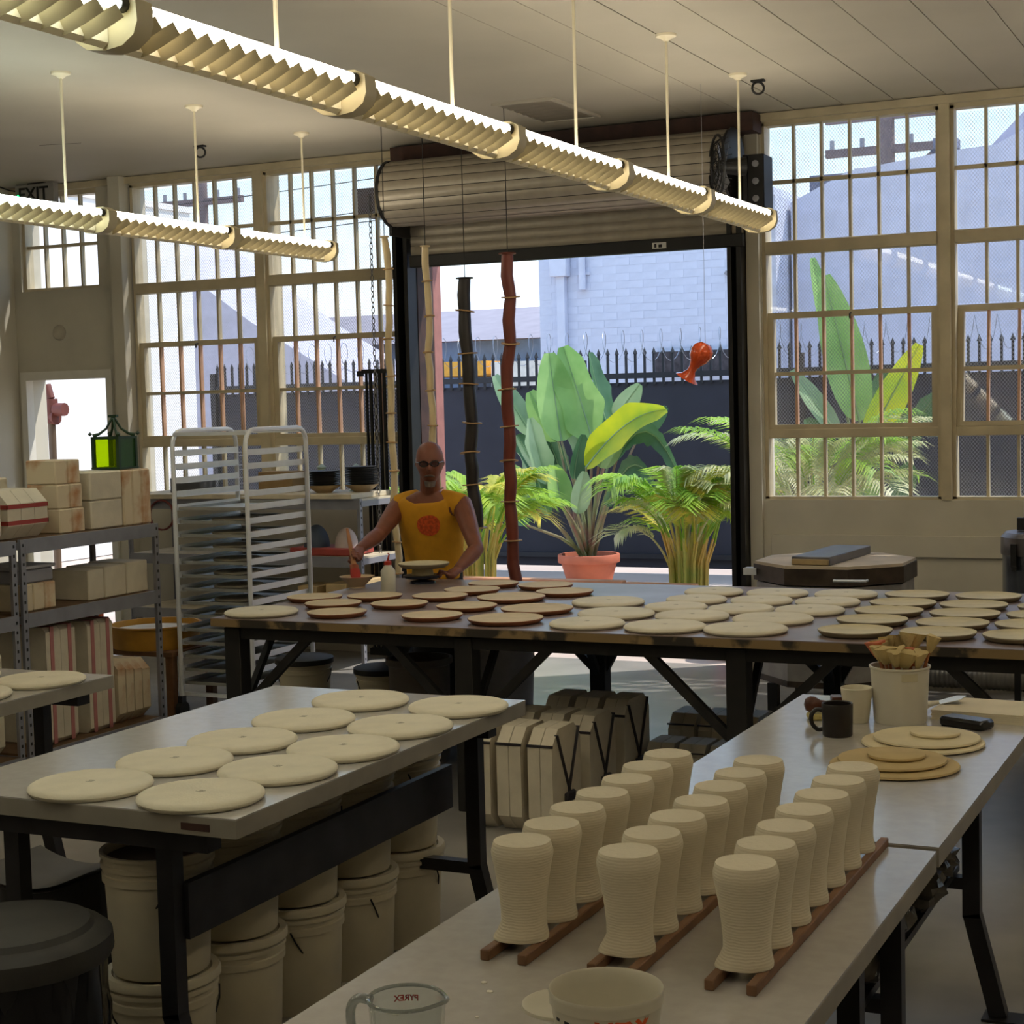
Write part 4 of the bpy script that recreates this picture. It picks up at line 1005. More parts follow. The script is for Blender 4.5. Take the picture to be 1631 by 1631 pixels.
mould('tall plaster mould with pink straps on the bottom shelf, farther one', -6.46, -6.09, 7.31, 7.53, 0.061, 0.69, PLASTER2, 0.025, 'y', 2, STRAPP, 'v', 2, G3)
for k in range(4):
    mould('ribbed plaster slab on the bottom shelf, %s of four' % ['first', 'second', 'third', 'fourth'][k], -6.46, -6.09, 7.56+0.075*k, 7.63+0.075*k, 0.061, 0.44-0.01*k, PLASTER3, 0.06, 'y', 1, group=G3)
mould('rounded plaster mould on the bottom shelf at the left edge', -6.4, -6.1, 6.36, 6.64, 0.061, 0.66, PLASTER, 0.06, 'y', 2, group=G3)

# green lantern
lan = thing('green_lantern', 'green lantern with a glowing lime pane standing on the tall moulds', 'lantern', (-6.23, 7.79, 1.522), radians(4))
LGREEN = M('lantern_green', (38, 66, 40), 0.45)
def tinted(name, rgb):
    m = bpy.data.materials.new(name); m.use_nodes = True; n, l = m.node_tree.nodes, m.node_tree.links; n.clear()
    o = n.new('ShaderNodeOutputMaterial'); a = n.new('ShaderNodeBsdfTransparent'); b = n.new('ShaderNodeBsdfTranslucent'); mx = n.new('ShaderNodeMixShader')
    a.inputs[0].default_value = (*lin(rgb), 1); b.inputs[0].default_value = (*lin(rgb), 1); mx.inputs[0].default_value = 0.25
    l.new(a.outputs[0], mx.inputs[1]); l.new(b.outputs[0], mx.inputs[2]); l.new(mx.outputs[0], o.inputs[0]); return m
LIME = tinted('lime_pane', (226, 246, 60)); OLIVE = M('green_pane', (44, 84, 40), 0.3)
hw = 0.085
for (a, b) in ((-1, -1), (1, -1), (1, 1), (-1, 1)):
    MB().box(a*hw-0.01, a*hw+0.01, b*hw-0.01, b*hw+0.01, 0, 0.19).build('corner_post', LGREEN, lan)
    q = MB().tube([(a*hw, b*hw, 0.195), (a*0.06, b*0.06, 0.205), (a*0.03, b*0.03, 0.235), (a*0.012, b*0.012, 0.28), (0, 0, 0.30)], [0.012, 0.008, 0.007, 0.007, 0.009], 8); q.build('roof_rib', LGREEN, lan)
    q = MB(); q.lathe([(0, -0.012), (0.014, 0), (0, 0.014)], 8, (a*(hw+0.012), b*(hw+0.012), 0.205)); q.build('finial', LGREEN, lan)
MB().box(-hw-0.012, hw+0.012, -hw-0.012, hw+0.012, 0, 0.012).build('base', LGREEN, lan)
MB().box(-hw, hw, -hw-0.01, -hw+0.01, 0.175, 0.19).box(-hw, hw, hw-0.01, hw+0.01, 0.175, 0.19).box(-hw-0.01, -hw+0.01, -hw, hw, 0.175, 0.19).box(hw-0.01, hw+0.01, -hw, hw, 0.175, 0.19).build('top_frame', LGREEN, lan)
MB().box(-0.028, 0.028, -0.012, 0.012, 0.30, 0.315).build('cap', LGREEN, lan)
for k in range(4):
    a = k*pi/2; q = MB().box(-hw+0.01, hw-0.01, -hw-0.001, -hw+0.001, 0.012, 0.175); q.xf(Matrix.Rotation(a, 4, 'Z')); q.build('pane', (LIME, OLIVE, CLEAR, CLEAR)[k], lan)

# sieve, spray bottle and their bench
bn = thing('wooden_bench', 'low wooden bench behind the shelves under the yellow sieve', 'bench', (-6.46, 8.33, 0))
for k in range(3): MB().box(-0.36, 0.36, -0.24+0.16*k, -0.084+0.16*k, 0.37, 0.40, 0.003).build('plank', M('bench_wood', (132, 92, 58), 0.7, var=0.2), bn)
for sx in (-1, 1):
    for sy in (-1, 1): MB().box(sx*0.32-0.025, sx*0.32+0.025, sy*0.2-0.025, sy*0.2+0.025, 0, 0.37).build('leg', M('bench_wood', (132, 92, 58)), bn)
sv = thing('yellow_sieve', 'large round yellow sieve on the bench beside the rack', 'sieve', (-6.40, 8.33, 0.40))
q = MB(); q.lathe([(0.25, 0), (0.262, 0), (0.272, 0.125), (0.285, 0.13), (0.285, 0.14), (0.268, 0.14), (0.25, 0.0)], 44); q.build('hoop', M('sieve_yellow', (206, 150, 52), 0.5, var=0.12), sv)
q = MB(); q.lathe([(0, 0.105), (0.258, 0.105)], 40); q.build('powder', M('white_powder', (232, 228, 220), 0.9), sv)
sb = thing('spray_bottle', 'white spray bottle with orange cap behind the shelf', 'spray bottle', (-6.74, 8.2, 0.40))
q = MB(); q.lathe([(0, 0), (0.036, 0), (0.038, 0.01), (0.036, 0.12), (0.016, 0.16), (0.014, 0.175), (0, 0.175)], 20); q.build('body', WHITEPL, sb)
MB().bevbox(-0.05, 0.035, -0.018, 0.018, 0.175, 0.235, 0.005).build('cap', M('orange_cap', (240, 110, 60), 0.4), sb)
wp = MB(); wp.lathe([(0, 0), (0.12, 0), (0.135, 0.33), (0.142, 0.335), (0.142, 0.36), (0, 0.362)], 30)
tag(wp.build('white_pail', WHITEPL, None, (-6.27, 6.2, 0.061)), 'white lidded pail on the bottom shelf at the left edge', 'pail')

# ================================================================== bakery rack with pans
rk = thing('bakery_rack', 'tall aluminium bakery rack on casters left of the long table', 'rack', (-6.07, 8.13, 0))
RW_, RD_, RH_ = 0.52, 0.66, 1.73
for x, nm in ((0, 'l'), (RW_, 'r')):
    pts = [(x, 0, 0.13), (x, 0, RH_-0.09)]+[(x, 0.09-0.09*cos(a), RH_-0.09+0.09*sin(a)) for a in (pi/8, pi/4, 3*pi/8, pi/2)]+[(x, RD_-0.09+0.09*sin(a), RH_-0.09+0.09*cos(a)) for a in (0, pi/8, pi/4, 3*pi/8, pi/2)]+[(x, RD_, 0.13)]
    MB().tube(pts, 0.0145, 10).build('side_frame', ALU, rk)
run_l = MB().box(0, 0.002, 0.005, RD_-0.005, -0.018, 0.018).box(0, 0.035, 0.005, RD_-0.005, -0.018, -0.016).mesh('runner', ALU)
run_r = MB().box(-0.002, 0, 0.005, RD_-0.005, -0.018, 0.018).box(-0.035, 0, 0.005, RD_-0.005, -0.018, -0.016).mesh('runner', ALU)
NR = 18
RZ = [0.22+0.081*k for k in range(NR)]
for z in RZ:
    put('runner', run_l, rk, (0.014, 0, z)); put('runner', run_r, rk, (RW_-0.014, 0, z))
for y in (0.02, RD_-0.02):
    MB().bar((0, y, RH_-0.02), (RW_, y, RH_-0.02), 0.025, 0.02).build('cross_bar', ALU, rk)
    MB().bar((0, y, 0.145), (RW_, y, 0.145), 0.03, 0.02).build('cross_bar', ALU, rk)
for x in (0, RW_):
    for y in (0, RD_):
        MB().box(x-0.015, x+0.015, y-0.022, y+0.022, 0.06, 0.135).build('caster_fork', DARKMETAL, rk)
        MB().tube([(x-0.017, y, 0.0505), (x+0.017, y, 0.0505)], 0.05, 16).build('caster_wheel', LIDBLACK, rk)
PANM = M('pan_aluminium', (176, 176, 168), 0.42, 0.5, var=0.08)
pan_me = MB().box(-0.225, 0.225, -0.31, 0.31, 0, 0.003).box(-0.235, -0.225, -0.32, 0.32, 0, 0.018).box(0.225, 0.235, -0.32, 0.32, 0, 0.018).box(-0.235, 0.235, -0.32, -0.31, 0, 0.018).box(-0.235, 0.235, 0.31, 0.32, 0, 0.018).mesh('sheet_pan', PANM)
rdisc = disc_meshes(0.30, PLASTER2, 0.02)[0]
for k in range(14):
    z = RZ[k]-0.0155
    o = put('sheet_pan', pan_me, None, (-6.07+RW_/2, 8.13+RD_/2, z))
    tag(o, 'aluminium sheet pan in the bakery rack, %d%s level from the floor' % (k+1, {1: 'st', 2: 'nd', 3: 'rd'}.get(k+1, 'th')), 'sheet pan', 'sheet pans in the bakery rack')
    if 5 <= k <= 12:
        o = put('clay_disc', rdisc, None, (-6.07+RW_/2, 8.13+0.26, z+0.003))
        tag(o, 'beige clay disc on a rack pan, %d%s level from the floor' % (k+1, {1: 'st', 2: 'nd', 3: 'rd'}.get(k+1, 'th')), 'disc', 'clay discs in the bakery rack')
bj = thing('amber_bottle', 'small brown bottle standing on the floor beside the rack', 'bottle', (-5.05, 7.35, 0))
q = MB(); q.lathe([(0, 0), (0.06, 0), (0.065, 0.02), (0.065, 0.16), (0.022, 0.22), (0.022, 0.255), (0, 0.255)], 20); q.build('body', M('amber_brown', (104, 56, 30), 0.3), bj)
q = MB(); q.lathe([(0.025, 0.255), (0.025, 0.275), (0, 0.275)], 14); q.build('cap', M('amber_cap', (70, 40, 26), 0.5), bj)

# ================================================================== back counter
shelf_unit('dark steel shelf unit against the back wall under the left windows', -7.95, -5.93, 10.08, 10.62, (0.38, 0.79, 1.2), M('counter_board', (214, 202, 176), 0.6), along='x')
ct = S(MB().box(-7.97, -5.98, 10.04, 10.64, 1.2, 1.235, 0.003).build('trim_7', M('counter_board', (214, 202, 176))), 'cream board on top of the back shelf unit')
ct['kind'] = 'structure'
DKPL = M('dark_plate', (66, 66, 66), 0.5, var=0.2)
TANB = M('tan_bowl', (176, 152, 116), 0.6)
dp = MB(); dp.lathe([(0, 0), (0.07, 0), (0.118, 0.012), (0.122, 0.017), (0.115, 0.016), (0.07, 0.006), (0, 0.005)], 30); dpm = dp.mesh('dark_plate', DKPL)
bw = MB(); bw.lathe([(0, 0), (0.055, 0), (0.06, 0.006), (0.115, 0.045), (0.125, 0.055), (0.118, 0.054), (0.06, 0.012), (0, 0.010)], 30); bwm = bw.mesh('tan_bowl', TANB)
for si, (x, y, n) in enumerate(((-6.33, 10.25, 9), (-6.08, 10.36, 11))):
    w = ['left', 'right'][si]
    tag(put('tan_bowl', bwm, None, (x, y, 1.235)), 'tan bowl at the bottom of the %s stack on the back counter' % w, 'bowl')
    for k in range(n):
        tag(put('dark_plate', dpm, None, (x+random.uniform(-.004, .004), y, 1.235+0.042+0.0125*k)), 'dark grey plate in the %s stack on the back counter, %s from the bottom' % (w, ORD[k] if k < 10 else 'eleventh'), 'plate', 'dark plates stacked on the back counter')
MINT = M('mint_ceramic', (168, 190, 178), 0.5)
for (x, lb) in ((-6.205, 'pale mint ridged figurine between the two plate stacks'), (-6.50, 'pale mint ridged figurine left of the plate stacks')):
    q = MB(); q.lathe([(0, 0), (0.06, 0), (0.05, 0.012), (0.022, 0.02)]+[(0.026+0.012*(j % 2), 0.03+0.016*j) for j in range(10)]+[(0, 0.2)], 16)
    tag(q.build('figurine', MINT, None, (x, 10.5, 1.235)), lb, 'figurine')
MB_ = MB().bevbox(-0.14, 0.14, -0.1, 0.1, 0, 0.11, 0.006)
tag(MB_.build('slate_box', M('slate_box', (74, 76, 84), 0.6), None, (-7.55, 10.35, 1.235)), 'dark slate box on the back counter behind the rack', 'box')
tag(MB().bevbox(-0.15, 0.15, -0.1, 0.1, 0, 0.15, 0.006).build('cardboard_box', M('cardboard', (150, 124, 84), 0.8), None, (-6.78, 10.4, 1.235)), 'tan cardboard box on the back counter behind the rack', 'box')
def dome(R_, h): 
    q = MB(); q.lathe([(0, 0), (R_, 0)]+[(R_*cos(a), h*sin(a)) for a in [pi/2*j/8 for j in range(1, 8)]]+[(0, h)], 26); return q
rt_ = MB().bevbox(-0.30, 0.22, -0.16, 0.16, 0, 0.055, 0.008)
tag(rt_.build('red_tray', M('red_tray', (176, 76, 68), 0.5), None, (-6.26, 10.28, 0.79)), 'red tray on the back shelf below the plate stacks', 'tray')
tag(dome(0.095, 0.16).build('blue_dome', M('slate_blue', (70, 82, 100), 0.6), None, (-6.40, 10.24, 0.845)), 'slate blue dome on the red tray', 'dome mould')
tag(dome(0.085, 0.14).build('pale_dome', M('pale_dome', (206, 190, 182), 0.6), None, (-6.15, 10.24, 0.845)), 'pale dome on the red tray', 'dome mould')
for k, (x, w, h) in enumerate(((-6.42, 0.16, 0.19), (-6.18, 0.17, 0.21), (-5.99, 0.10, 0.24))):
    tag(MB().bevbox(-w/2, w/2, -0.13, 0.13, 0, h, 0.004).build('pine_block', M('pine_block', (206, 178, 130), 0.7, var=0.08), None, (x, 10.25, 0.38)), 'pale wooden block on the lowest back shelf, %s' % ['left', 'middle', 'right, tallest'][k], 'block', 'wooden blocks on the back shelf')
hs = MB()
for k in range(2): hs.tube([(0.11*cos(2*pi*j/24), -0.01*k, 0.11*sin(2*pi*j/24)) for j in range(25)], 0.007, 6, caps=False)
tag(hs.build('red_hose', M('red_hose', (110, 46, 42), 0.5), None, (-7.62, 10.05, 1.08)), 'dark red hose coil hung on the back shelf behind the rack', 'hose')

# ================================================================== strapped moulds on the floor
def strapped(label, x0, x1, y0, y1, h, group, cross):
    t = mould(label, x0, x1, y0, y1, 0, h, PLASTER2, min(0.07, h*0.25), 'x', 2, group=group, name='plaster_mould')
    cy = (y0+y1)/2; w = (x1-x0)/2; d = (y1-y0)/2
    if cross:
        m_ = MB()
        m_.bar((w+0.002, -d*0.72, h*0.95), (w+0.002, d*0.1, h*0.35), 0.004, 0.018, up=(1, 0, 0)); m_.bar((w+0.002, d*0.78, h*0.95), (w+0.002, -d*0.05, h*0.3), 0.004, 0.018, up=(1, 0, 0))
        m_.bar((w+0.002, -d*0.05, h*0.3), (w+0.002, d*0.25, h*0.02), 0.004, 0.018, up=(1, 0, 0)); m_.bar((w+0.002, d*0.1, h*0.35), (w+0.002, -d*0.3, h*0.02), 0.004, 0.018, up=(1, 0, 0))
        m_.build('strap', STRAPK_SHADE, t)
        MB().bevbox(w, w+0.02, -0.04, 0.05, h*0.26, h*0.36, 0.006).build('knot', STRAPK_SHADE, t)
    MB().box(-w-0.002, w+0.002, -d-0.003, -d+0.004, h*0.84, h*0.865).build('bevel_shade', STRAPK_SHADE, t)  # dark strip in strap colour paints the shade at the cut front corner
    return t
rowsA = [(6.37, 6.68, 0.45), (6.74, 7.05, 0.44), (7.11, 7.44, 0.45)]
rn = ['front', 'middle', 'back']; cn = ['left', 'middle', 'right']
for ri, (a, b, h) in enumerate(rowsA):
    for ci in range(3):
        x = -3.26+0.148*ci+0.02*ri
        strapped('strapped plaster mould on the floor under the long table, %s row, %s of three' % (rn[ri], cn[ci]), x, x+0.118, a, b, h, 'strapped moulds on the floor', ci == 2)
for ri, (a, b, h) in enumerate(((7.3, 7.58, 0.22), (7.62, 7.95, 0.30))):
    for ci in range(4):
        x = -2.78+0.155*ci
        strapped('low strapped mould on the floor right of the taller moulds, %s row, %s' % (['front', 'back'][ri], ['first from left', 'second from left', 'third from left', 'fourth from left'][ci]), x, x+0.135, a, b, h, 'low moulds on the floor', False)

# ================================================================== kilns and duct
KB = M('kiln_brick', (206, 190, 168), 0.85, var=0.1, scale=5)
KS = M('kiln_band_steel', (84, 72, 62), 0.5, 0.5, var=0.25)
KW = M('kiln_grey_sheet', (168, 164, 160), 0.45, 0.4, var=0.12)
def octa(R_, rot=pi/8): return [(R_*cos(rot+2*pi*j/8), R_*sin(rot+2*pi*j/8)) for j in range(8)]
kl = thing('octagonal_kiln', 'octagonal kiln with a tan brick lid beneath the right window', 'kiln', (-2.47, 9.72, 0))
MB().prism(octa(0.475), 'z', 0.80, 0.872).build('lid', KB, kl, ang=20)
MB().prism(octa(0.483), 'z', 0.76, 0.855).build('lid_band', KS, kl, ang=20)
for k in range(8):
    a0, a1 = pi/8+2*pi*k/8, pi/8+2*pi*(k+1)/8; R_ = 0.465
    for zz, (z0, z1) in enumerate(((0.20, 0.47), (0.475, 0.75))):
        p0 = Vector((R_*cos(a0), R_*sin(a0), 0)); p1 = Vector((R_*cos(a1), R_*sin(a1), 0))
        MB().prism([(p0.x, p0.y), (p1.x, p1.y), (p1.x*0.8, p1.y*0.8), (p0.x*0.8, p0.y*0.8)], 'z', z0, z1).build('panel', KW, kl, ang=20)
MB().prism(octa(0.47), 'z', 0.165, 0.2).build('base_band', KS, kl, ang=20)
for (x, y) in ((-0.3, -0.3), (0.3, -0.3), (0.3, 0.3), (-0.3, 0.3)): MB().box(x-0.03, x+0.03, y-0.03, y+0.03, 0, 0.165).build('leg', BLACKSTEEL, kl)
MB().box(-0.15, 0.15, -0.50, -0.45, 0.50, 0.74).build('control_panel', M('kiln_panel', (176, 176, 172), 0.4), kl)
for k in range(5): MB().box(-0.05+0.03*k, -0.035+0.03*k, -0.503, -0.5, 0.53, 0.70).build('vent_slot', WHITEPL, kl)
MB().tube([(0.12, -0.49, 0.80), (0.12, -0.52, 0.80), (0.30, -0.50, 0.80), (0.30, -0.46, 0.80)], 0.008, 8).build('handle', ALU, kl)
MB().box(-0.50, -0.42, -0.22, -0.14, 0.79, 0.83).build('hinge', ALU, kl)
cb = thing('metal_case', 'long flat grey metal case lying on the kiln lid', 'case', (-2.47, 9.70, 0.872), radians(-4))
MB().bevbox(-0.13, 0.10, -0.38, 0.40, 0, 0.05, 0.004).build('body', M('case_grey', (122, 120, 124), 0.4, 0.5), cb)
MB().bevbox(-0.125, 0.095, -0.395, -0.375, 0.004, 0.036, 0.003).build('end_strip', M('case_wood', (170, 148, 108), 0.6), cb)
k2 = thing('steel_drum_kiln', 'small stainless drum kiln with lid latch at the right edge', 'kiln', (-1.27, 9.75, 0))
q = MB(); q.lathe([(0, 0.55), (0.235, 0.55), (0.235, 0.93), (0, 0.93)], 36); q.build('body', M('stainless', (140, 146, 156), 0.25, 0.9, var=0.15, scale=4), k2)
q = MB(); q.lathe([(0.243, 0.92), (0.245, 0.93), (0.245, 1.02), (0.22, 1.045), (0, 1.05)], 36); q.build('lid', M('stainless_lid', (134, 130, 132), 0.35, 0.8, var=0.15), k2)
MB().box(-0.16, -0.13, -0.225, -0.19, 0.86, 0.99).box(-0.155, -0.135, -0.235, -0.2, 0.84, 0.87).build('latch', BLACKSTEEL, k2)
MB().tube([(-0.10, -0.1, 1.08), (0.12, -0.1, 1.08)], 0.018, 10).build('handle', M('red_handle', (120, 24, 26), 0.4), k2)
MB().box(-0.16, 0.16, 0.02, 0.06, 1.05, 1.12).build('hinge', DARKMETAL, k2)
q = MB(); q.lathe([(0, 0.53), (0.25, 0.53), (0.25, 0.55), (0, 0.55)], 30); q.build('base', DARKMETAL, k2)
for j in range(3):
    a = j*2.1+0.5; MB().bar((0.2*cos(a), 0.2*sin(a), 0), (0.2*cos(a), 0.2*sin(a), 0.53), 0.035, 0.035).build('leg', BLACKSTEEL, k2)
du = MB(); nn = 46
du.tube([(-0.55+1.3*j/(nn*2), 0, 0.085) for j in range(nn*2+1)], [0.072+0.006*(j % 2) for j in range(nn*2+1)], 18)
tag(du.build('flexible_duct', M('duct_foil', (150, 148, 142), 0.4, 0.6), None, (-1.75, 10.42, 0)), 'ribbed flexible duct lying along the wall behind the kilns', 'duct')
cw_ = MB(); cw_.tube([(0.16*cos(j*0.35)*(1+0.02*j/20), 0.12*sin(j*0.35), 0.006+0.0004*j) for j in range(50)], 0.005, 6)
tag(cw_.build('power_cord', LIDBLACK, None, (-1.85, 9.55, 0)), 'black power cord coiled on the floor in front of the duct', 'cord')

# ================================================================== the potter behind the long table
SKIN = M('tanned_skin', (134, 80, 60), 0.5, var=0.08, scale=20)
SHIRT = M('yellow_shirt', (226, 162, 34), 0.85, var=0.08, scale=9, bump=0.15, bscale=40)
def smooth(a, b, x):
    t = max(0, min(1, (x-a)/(b-a))); return t*t*(3-2*t)
TOR = [(0.80, -4.705, 8.86, 0.165, 0.112), (0.95, -4.700, 8.84, 0.172, 0.118), (1.08, -4.690, 8.81, 0.186, 0.124), (1.17, -4.680, 8.785, 0.200, 0.122), (1.24, -4.672, 8.765, 0.206, 0.112), (1.285, -4.668, 8.752, 0.180, 0.096), (1.315, -4.664, 8.74, 0.115, 0.080), (1.335, -4.66, 8.73, 0.075, 0.068)]
def torso(z, grow=0.0):
    for A, B in zip(TOR, TOR[1:]):
        if z <= B[0] or B is TOR[-1]:
            t = max(0, min(1, (z-A[0])/(B[0]-A[0]))); c = [A[i]+(B[i]-A[i])*t for i in range(5)]
            return c[1], c[2], c[3]+grow, c[4]+grow
YAW_B = radians(10)
def tpoint(a, z, grow=0.0):
    cx, cy, hw, hd = torso(z, grow)
    # superellipse section, a=0 faces the camera side (-y)
    sx, sy = sin(a), -cos(a)
    e = 0.8
    px = hw*math.copysign(abs(sx)**e, sx); py = hd*math.copysign(abs(sy)**e, sy)
    return Vector((cx+px*cos(YAW_B)-py*sin(YAW_B), cy+px*sin(YAW_B)+py*cos(YAW_B), z))
body = MB()
# trunk
zs = [0.78+0.555*k/14 for k in range(15)]
body.surf(lambda u, v: tpoint(2*pi*u, 0.80+0.535*v), 28, 14, cap=True)
# pelvis and legs
body.tube([(-4.705, 8.86, 0.95), (-4.705, 8.865, 0.86), (-4.705, 8.865, 0.80)], [0.13, 0.14, 0.12], 18, flat=(1.0, 0.75))
for s in (-1, 1):
    body.tube([(-4.705+s*0.085, 8.865, 0.84), (-4.705+s*0.09, 8.85, 0.66), (-4.705+s*0.095, 8.84, 0.45), (-4.705+s*0.095, 8.87, 0.25), (-4.705+s*0.095, 8.88, 0.07)], [0.085, 0.08, 0.058, 0.055, 0.038], 14)
    body.tube([(-4.705+s*0.095, 8.92, 0.045), (-4.705+s*0.10, 8.84, 0.04), (-4.705+s*0.11, 8.72, 0.03)], [0.038, 0.045, 0.03], 12, flat=(1, 0.8))
# neck
body.tube([(-4.662, 8.745, 1.29), (-4.645, 8.71, 1.35), (-4.628, 8.68, 1.42), (-4.62, 8.67, 1.47)], [0.072, 0.060, 0.058, 0.06], 16)
# arms (brush arm, then turntable arm)
sR, eR, wR, hR = Vector((-4.875, 8.745, 1.245)), Vector((-4.865, 8.47, 1.095)), Vector((-4.832, 8.18, 1.035)), Vector((-4.80, 8.06, 1.005))
sL, eL, wL, hL = Vector((-4.455, 8.755, 1.245)), Vector((-4.262, 8.54, 1.01)), Vector((-4.278, 8.325, 0.915)), Vector((-4.29, 8.255, 0.89))
def arm(s, e, w, inner):
    body.tube([inner, inner.lerp(s, 0.6), s, s.lerp(e, 0.18), s.lerp(e, 0.45), s.lerp(e, 0.75), e, e.lerp(w, 0.2), e.lerp(w, 0.45), e.lerp(w, 0.75), w], [0.06, 0.068, 0.066, 0.062, 0.056, 0.047, 0.043, 0.046, 0.042, 0.033, 0.028], 16)
arm(sR, eR, wR, Vector((-4.78, 8.755, 1.24))); arm(sL, eL, wL, Vector((-4.56, 8.76, 1.24)))
def finger(pts, r): body.tube(pts, [r*1.05, r, r*0.97, r*0.92, r*0.8][:len(pts)] if len(pts) <= 5 else [r]*len(pts), 9)
# brush hand: palm plus four fingers wrapped round the brush axis, thumb closing over
bt, bb = Vector((-4.882, 8.14, 1.156)), Vector((-4.715, 7.95, 0.872))
ax = (bb-bt).normalized(); ctr = bt.lerp(bb, 0.50)
pd = (wR-ctr); pd = (pd-ax*pd.dot(ax)).normalized(); sd = ax.cross(pd).normalized()
palm_c = ctr+pd*0.036
body.tube([wR, wR.lerp(palm_c, 0.5), palm_c, palm_c-pd*0.008], [0.028, 0.034, 0.036, 0.03], 14, flat=(1.15, 0.75))
for k in range(4):
    o_ = ax*(0.026-0.0175*k); L_ = (0.95, 1.05, 1.0, 0.82)[k]; r = (0.0085, 0.009, 0.0087, 0.0076)[k]; R_ = 0.021
    P = [palm_c+o_+sd*0.022]
    for a in (0.55, 1.25, 2.0, 2.8): P.append(ctr+o_+(pd*cos(a*L_)+sd*sin(a*L_))*R_*(1.15 if a < 0.6 else 1))
    finger(P, r)
finger([palm_c-sd*0.022+ax*0.02, ctr+pd*0.02-sd*0.026+ax*0.028, ctr-sd*0.024+ax*0.032-pd*0.004, ctr-sd*0.012+ax*0.034-pd*0.018], 0.0095)
# turntable hand: palm beside the wheel, fingers along its rim
tgt = Vector((-4.345, 8.205, 0.905)); fd = (tgt-hL).normalized(); sd2 = Vector((0, 0, 1)).cross(fd).normalized(); up2 = Vector((0, 0, 1))
body.tube([wL, wL.lerp(hL, 0.5), hL, hL+fd*0.02], [0.028, 0.033, 0.036, 0.028], 14, flat=(1.1, 0.72))
for k in range(4):
    o_ = sd2*(0.028-0.019*k); L_ = (0.9, 1.05, 1.0, 0.8)[k]; r = (0.0085, 0.009, 0.0086, 0.0075)[k]
    b0 = hL+fd*0.012+o_
    finger([b0, b0+fd*0.028*L_+up2*0.010, b0+fd*0.05*L_+up2*0.004, b0+fd*0.064*L_-up2*0.012, b0+fd*0.064*L_-up2*0.026], r)
finger([hL-sd2*0.020, hL-sd2*0.036+fd*0.018+up2*0.010, hL-sd2*0.034+fd*0.042+up2*0.014, hL-sd2*0.026+fd*0.058+up2*0.012], 0.0095)
# head, local -y is the face
HC = Vector((-4.615, 8.66, 1.500)); HYAW = radians(26)
HM = Matrix.Translation(HC) @ Matrix.Rotation(HYAW, 4, 'Z') @ Matrix.Rotation(radians(4), 4, 'X')
def headfn(u, v):
    th = 2*pi*u; ph = pi*v-pi/2
    x = sin(th)*cos(ph); y = -cos(th)*cos(ph); z = sin(ph)
    hx, hy, hz = 0.081, 0.100, 0.132
    if z > 0: g_ = (1-z**3.2)**0.5/max(1e-4, cos(ph)) if z < 0.999 else 0.0; x *= g_; y *= g_
    jaw = smooth(0.1, -0.95, z); front = max(0, -y)
    px = hx*x*(1-0.30*jaw); py = hy*y*(1-0.10*jaw if y < 0 else 1-0.38*jaw); pz = hz*z
    if y > 0: py += 0.006*(1-abs(z))
    # brow, sockets, nose, lips, chin
    if y < 0:
        nose = math.exp(-(px/0.012)**2)*(math.exp(-((pz+0.022)/0.017)**2)*0.024+math.exp(-((pz+0.002)/0.02)**2)*0.010)
        brow = math.exp(-((pz-0.03)/0.011)**2)*0.005*math.exp(-(px/0.05)**2)
        eye = -sum(math.exp(-((px-s*0.031)/0.014)**2-((pz-0.012)/0.010)**2) for s in (-1, 1))*0.008
        mouth = math.exp(-((pz+0.064)/0.008)**2)*0.005*math.exp(-(px/0.02)**2)-math.exp(-((pz+0.072)/0.003)**2)*0.004*math.exp(-(px/0.02)**2)+math.exp(-((pz+0.080)/0.007)**2)*0.004*math.exp(-(px/0.016)**2)
        chin = math.exp(-((pz+0.112)/0.016)**2)*0.008*math.exp(-(px/0.022)**2)
        cheek = sum(math.exp(-((px-s*0.042)/0.018)**2-((pz+0.018)/0.018)**2) for s in (-1, 1))*0.004
        py -= nose+brow+eye+mouth+chin+cheek
    return HM @ Vector((px, py, pz))
body.surf(headfn, 56, 40)
for s in (-1, 1):
    ear = MB(); ear.surf(lambda u, v: (s*(0.074+0.012*v*(0.6+0.4*sin(2*pi*u))), 0.008+0.017*cos(2*pi*u)*(0.4+0.6*v), 0.0+0.031*sin(2*pi*u)*(0.4+0.6*v)), 18, 3)
    ear.tube([(s*0.070, 0.004, -0.018), (s*0.078, 0.010, 0.0), (s*0.074, 0.008, 0.02)], [0.009, 0.013, 0.010], 10)
    ear.xf(HM); n0 = len(body.v); body.v += ear.v; body.f += [tuple(i+n0 for i in f) for f in ear.f]
man = body.build('person', SKIN, weld=True)
tag(man, 'bald man in a sleeveless yellow shirt brushing glaze behind the long table', 'person')
rm = man.modifiers.new('fuse', 'REMESH'); rm.mode = 'VOXEL'; rm.voxel_size = 0.0042; rm.use_smooth_shade = True
sm = man.modifiers.new('soften', 'SMOOTH'); sm.iterations = 3; sm.factor = 0.5
# shirt
sh = MB()
sh.surf(lambda u, v: tpoint(2*pi*u, 0.80+(0.505-0.045*max(0.0, cos(2*pi*u))**3)*v, 0.007+0.003*sin(7*2*pi*u+9*v)*(1-v)), 48, 24, cap=True)
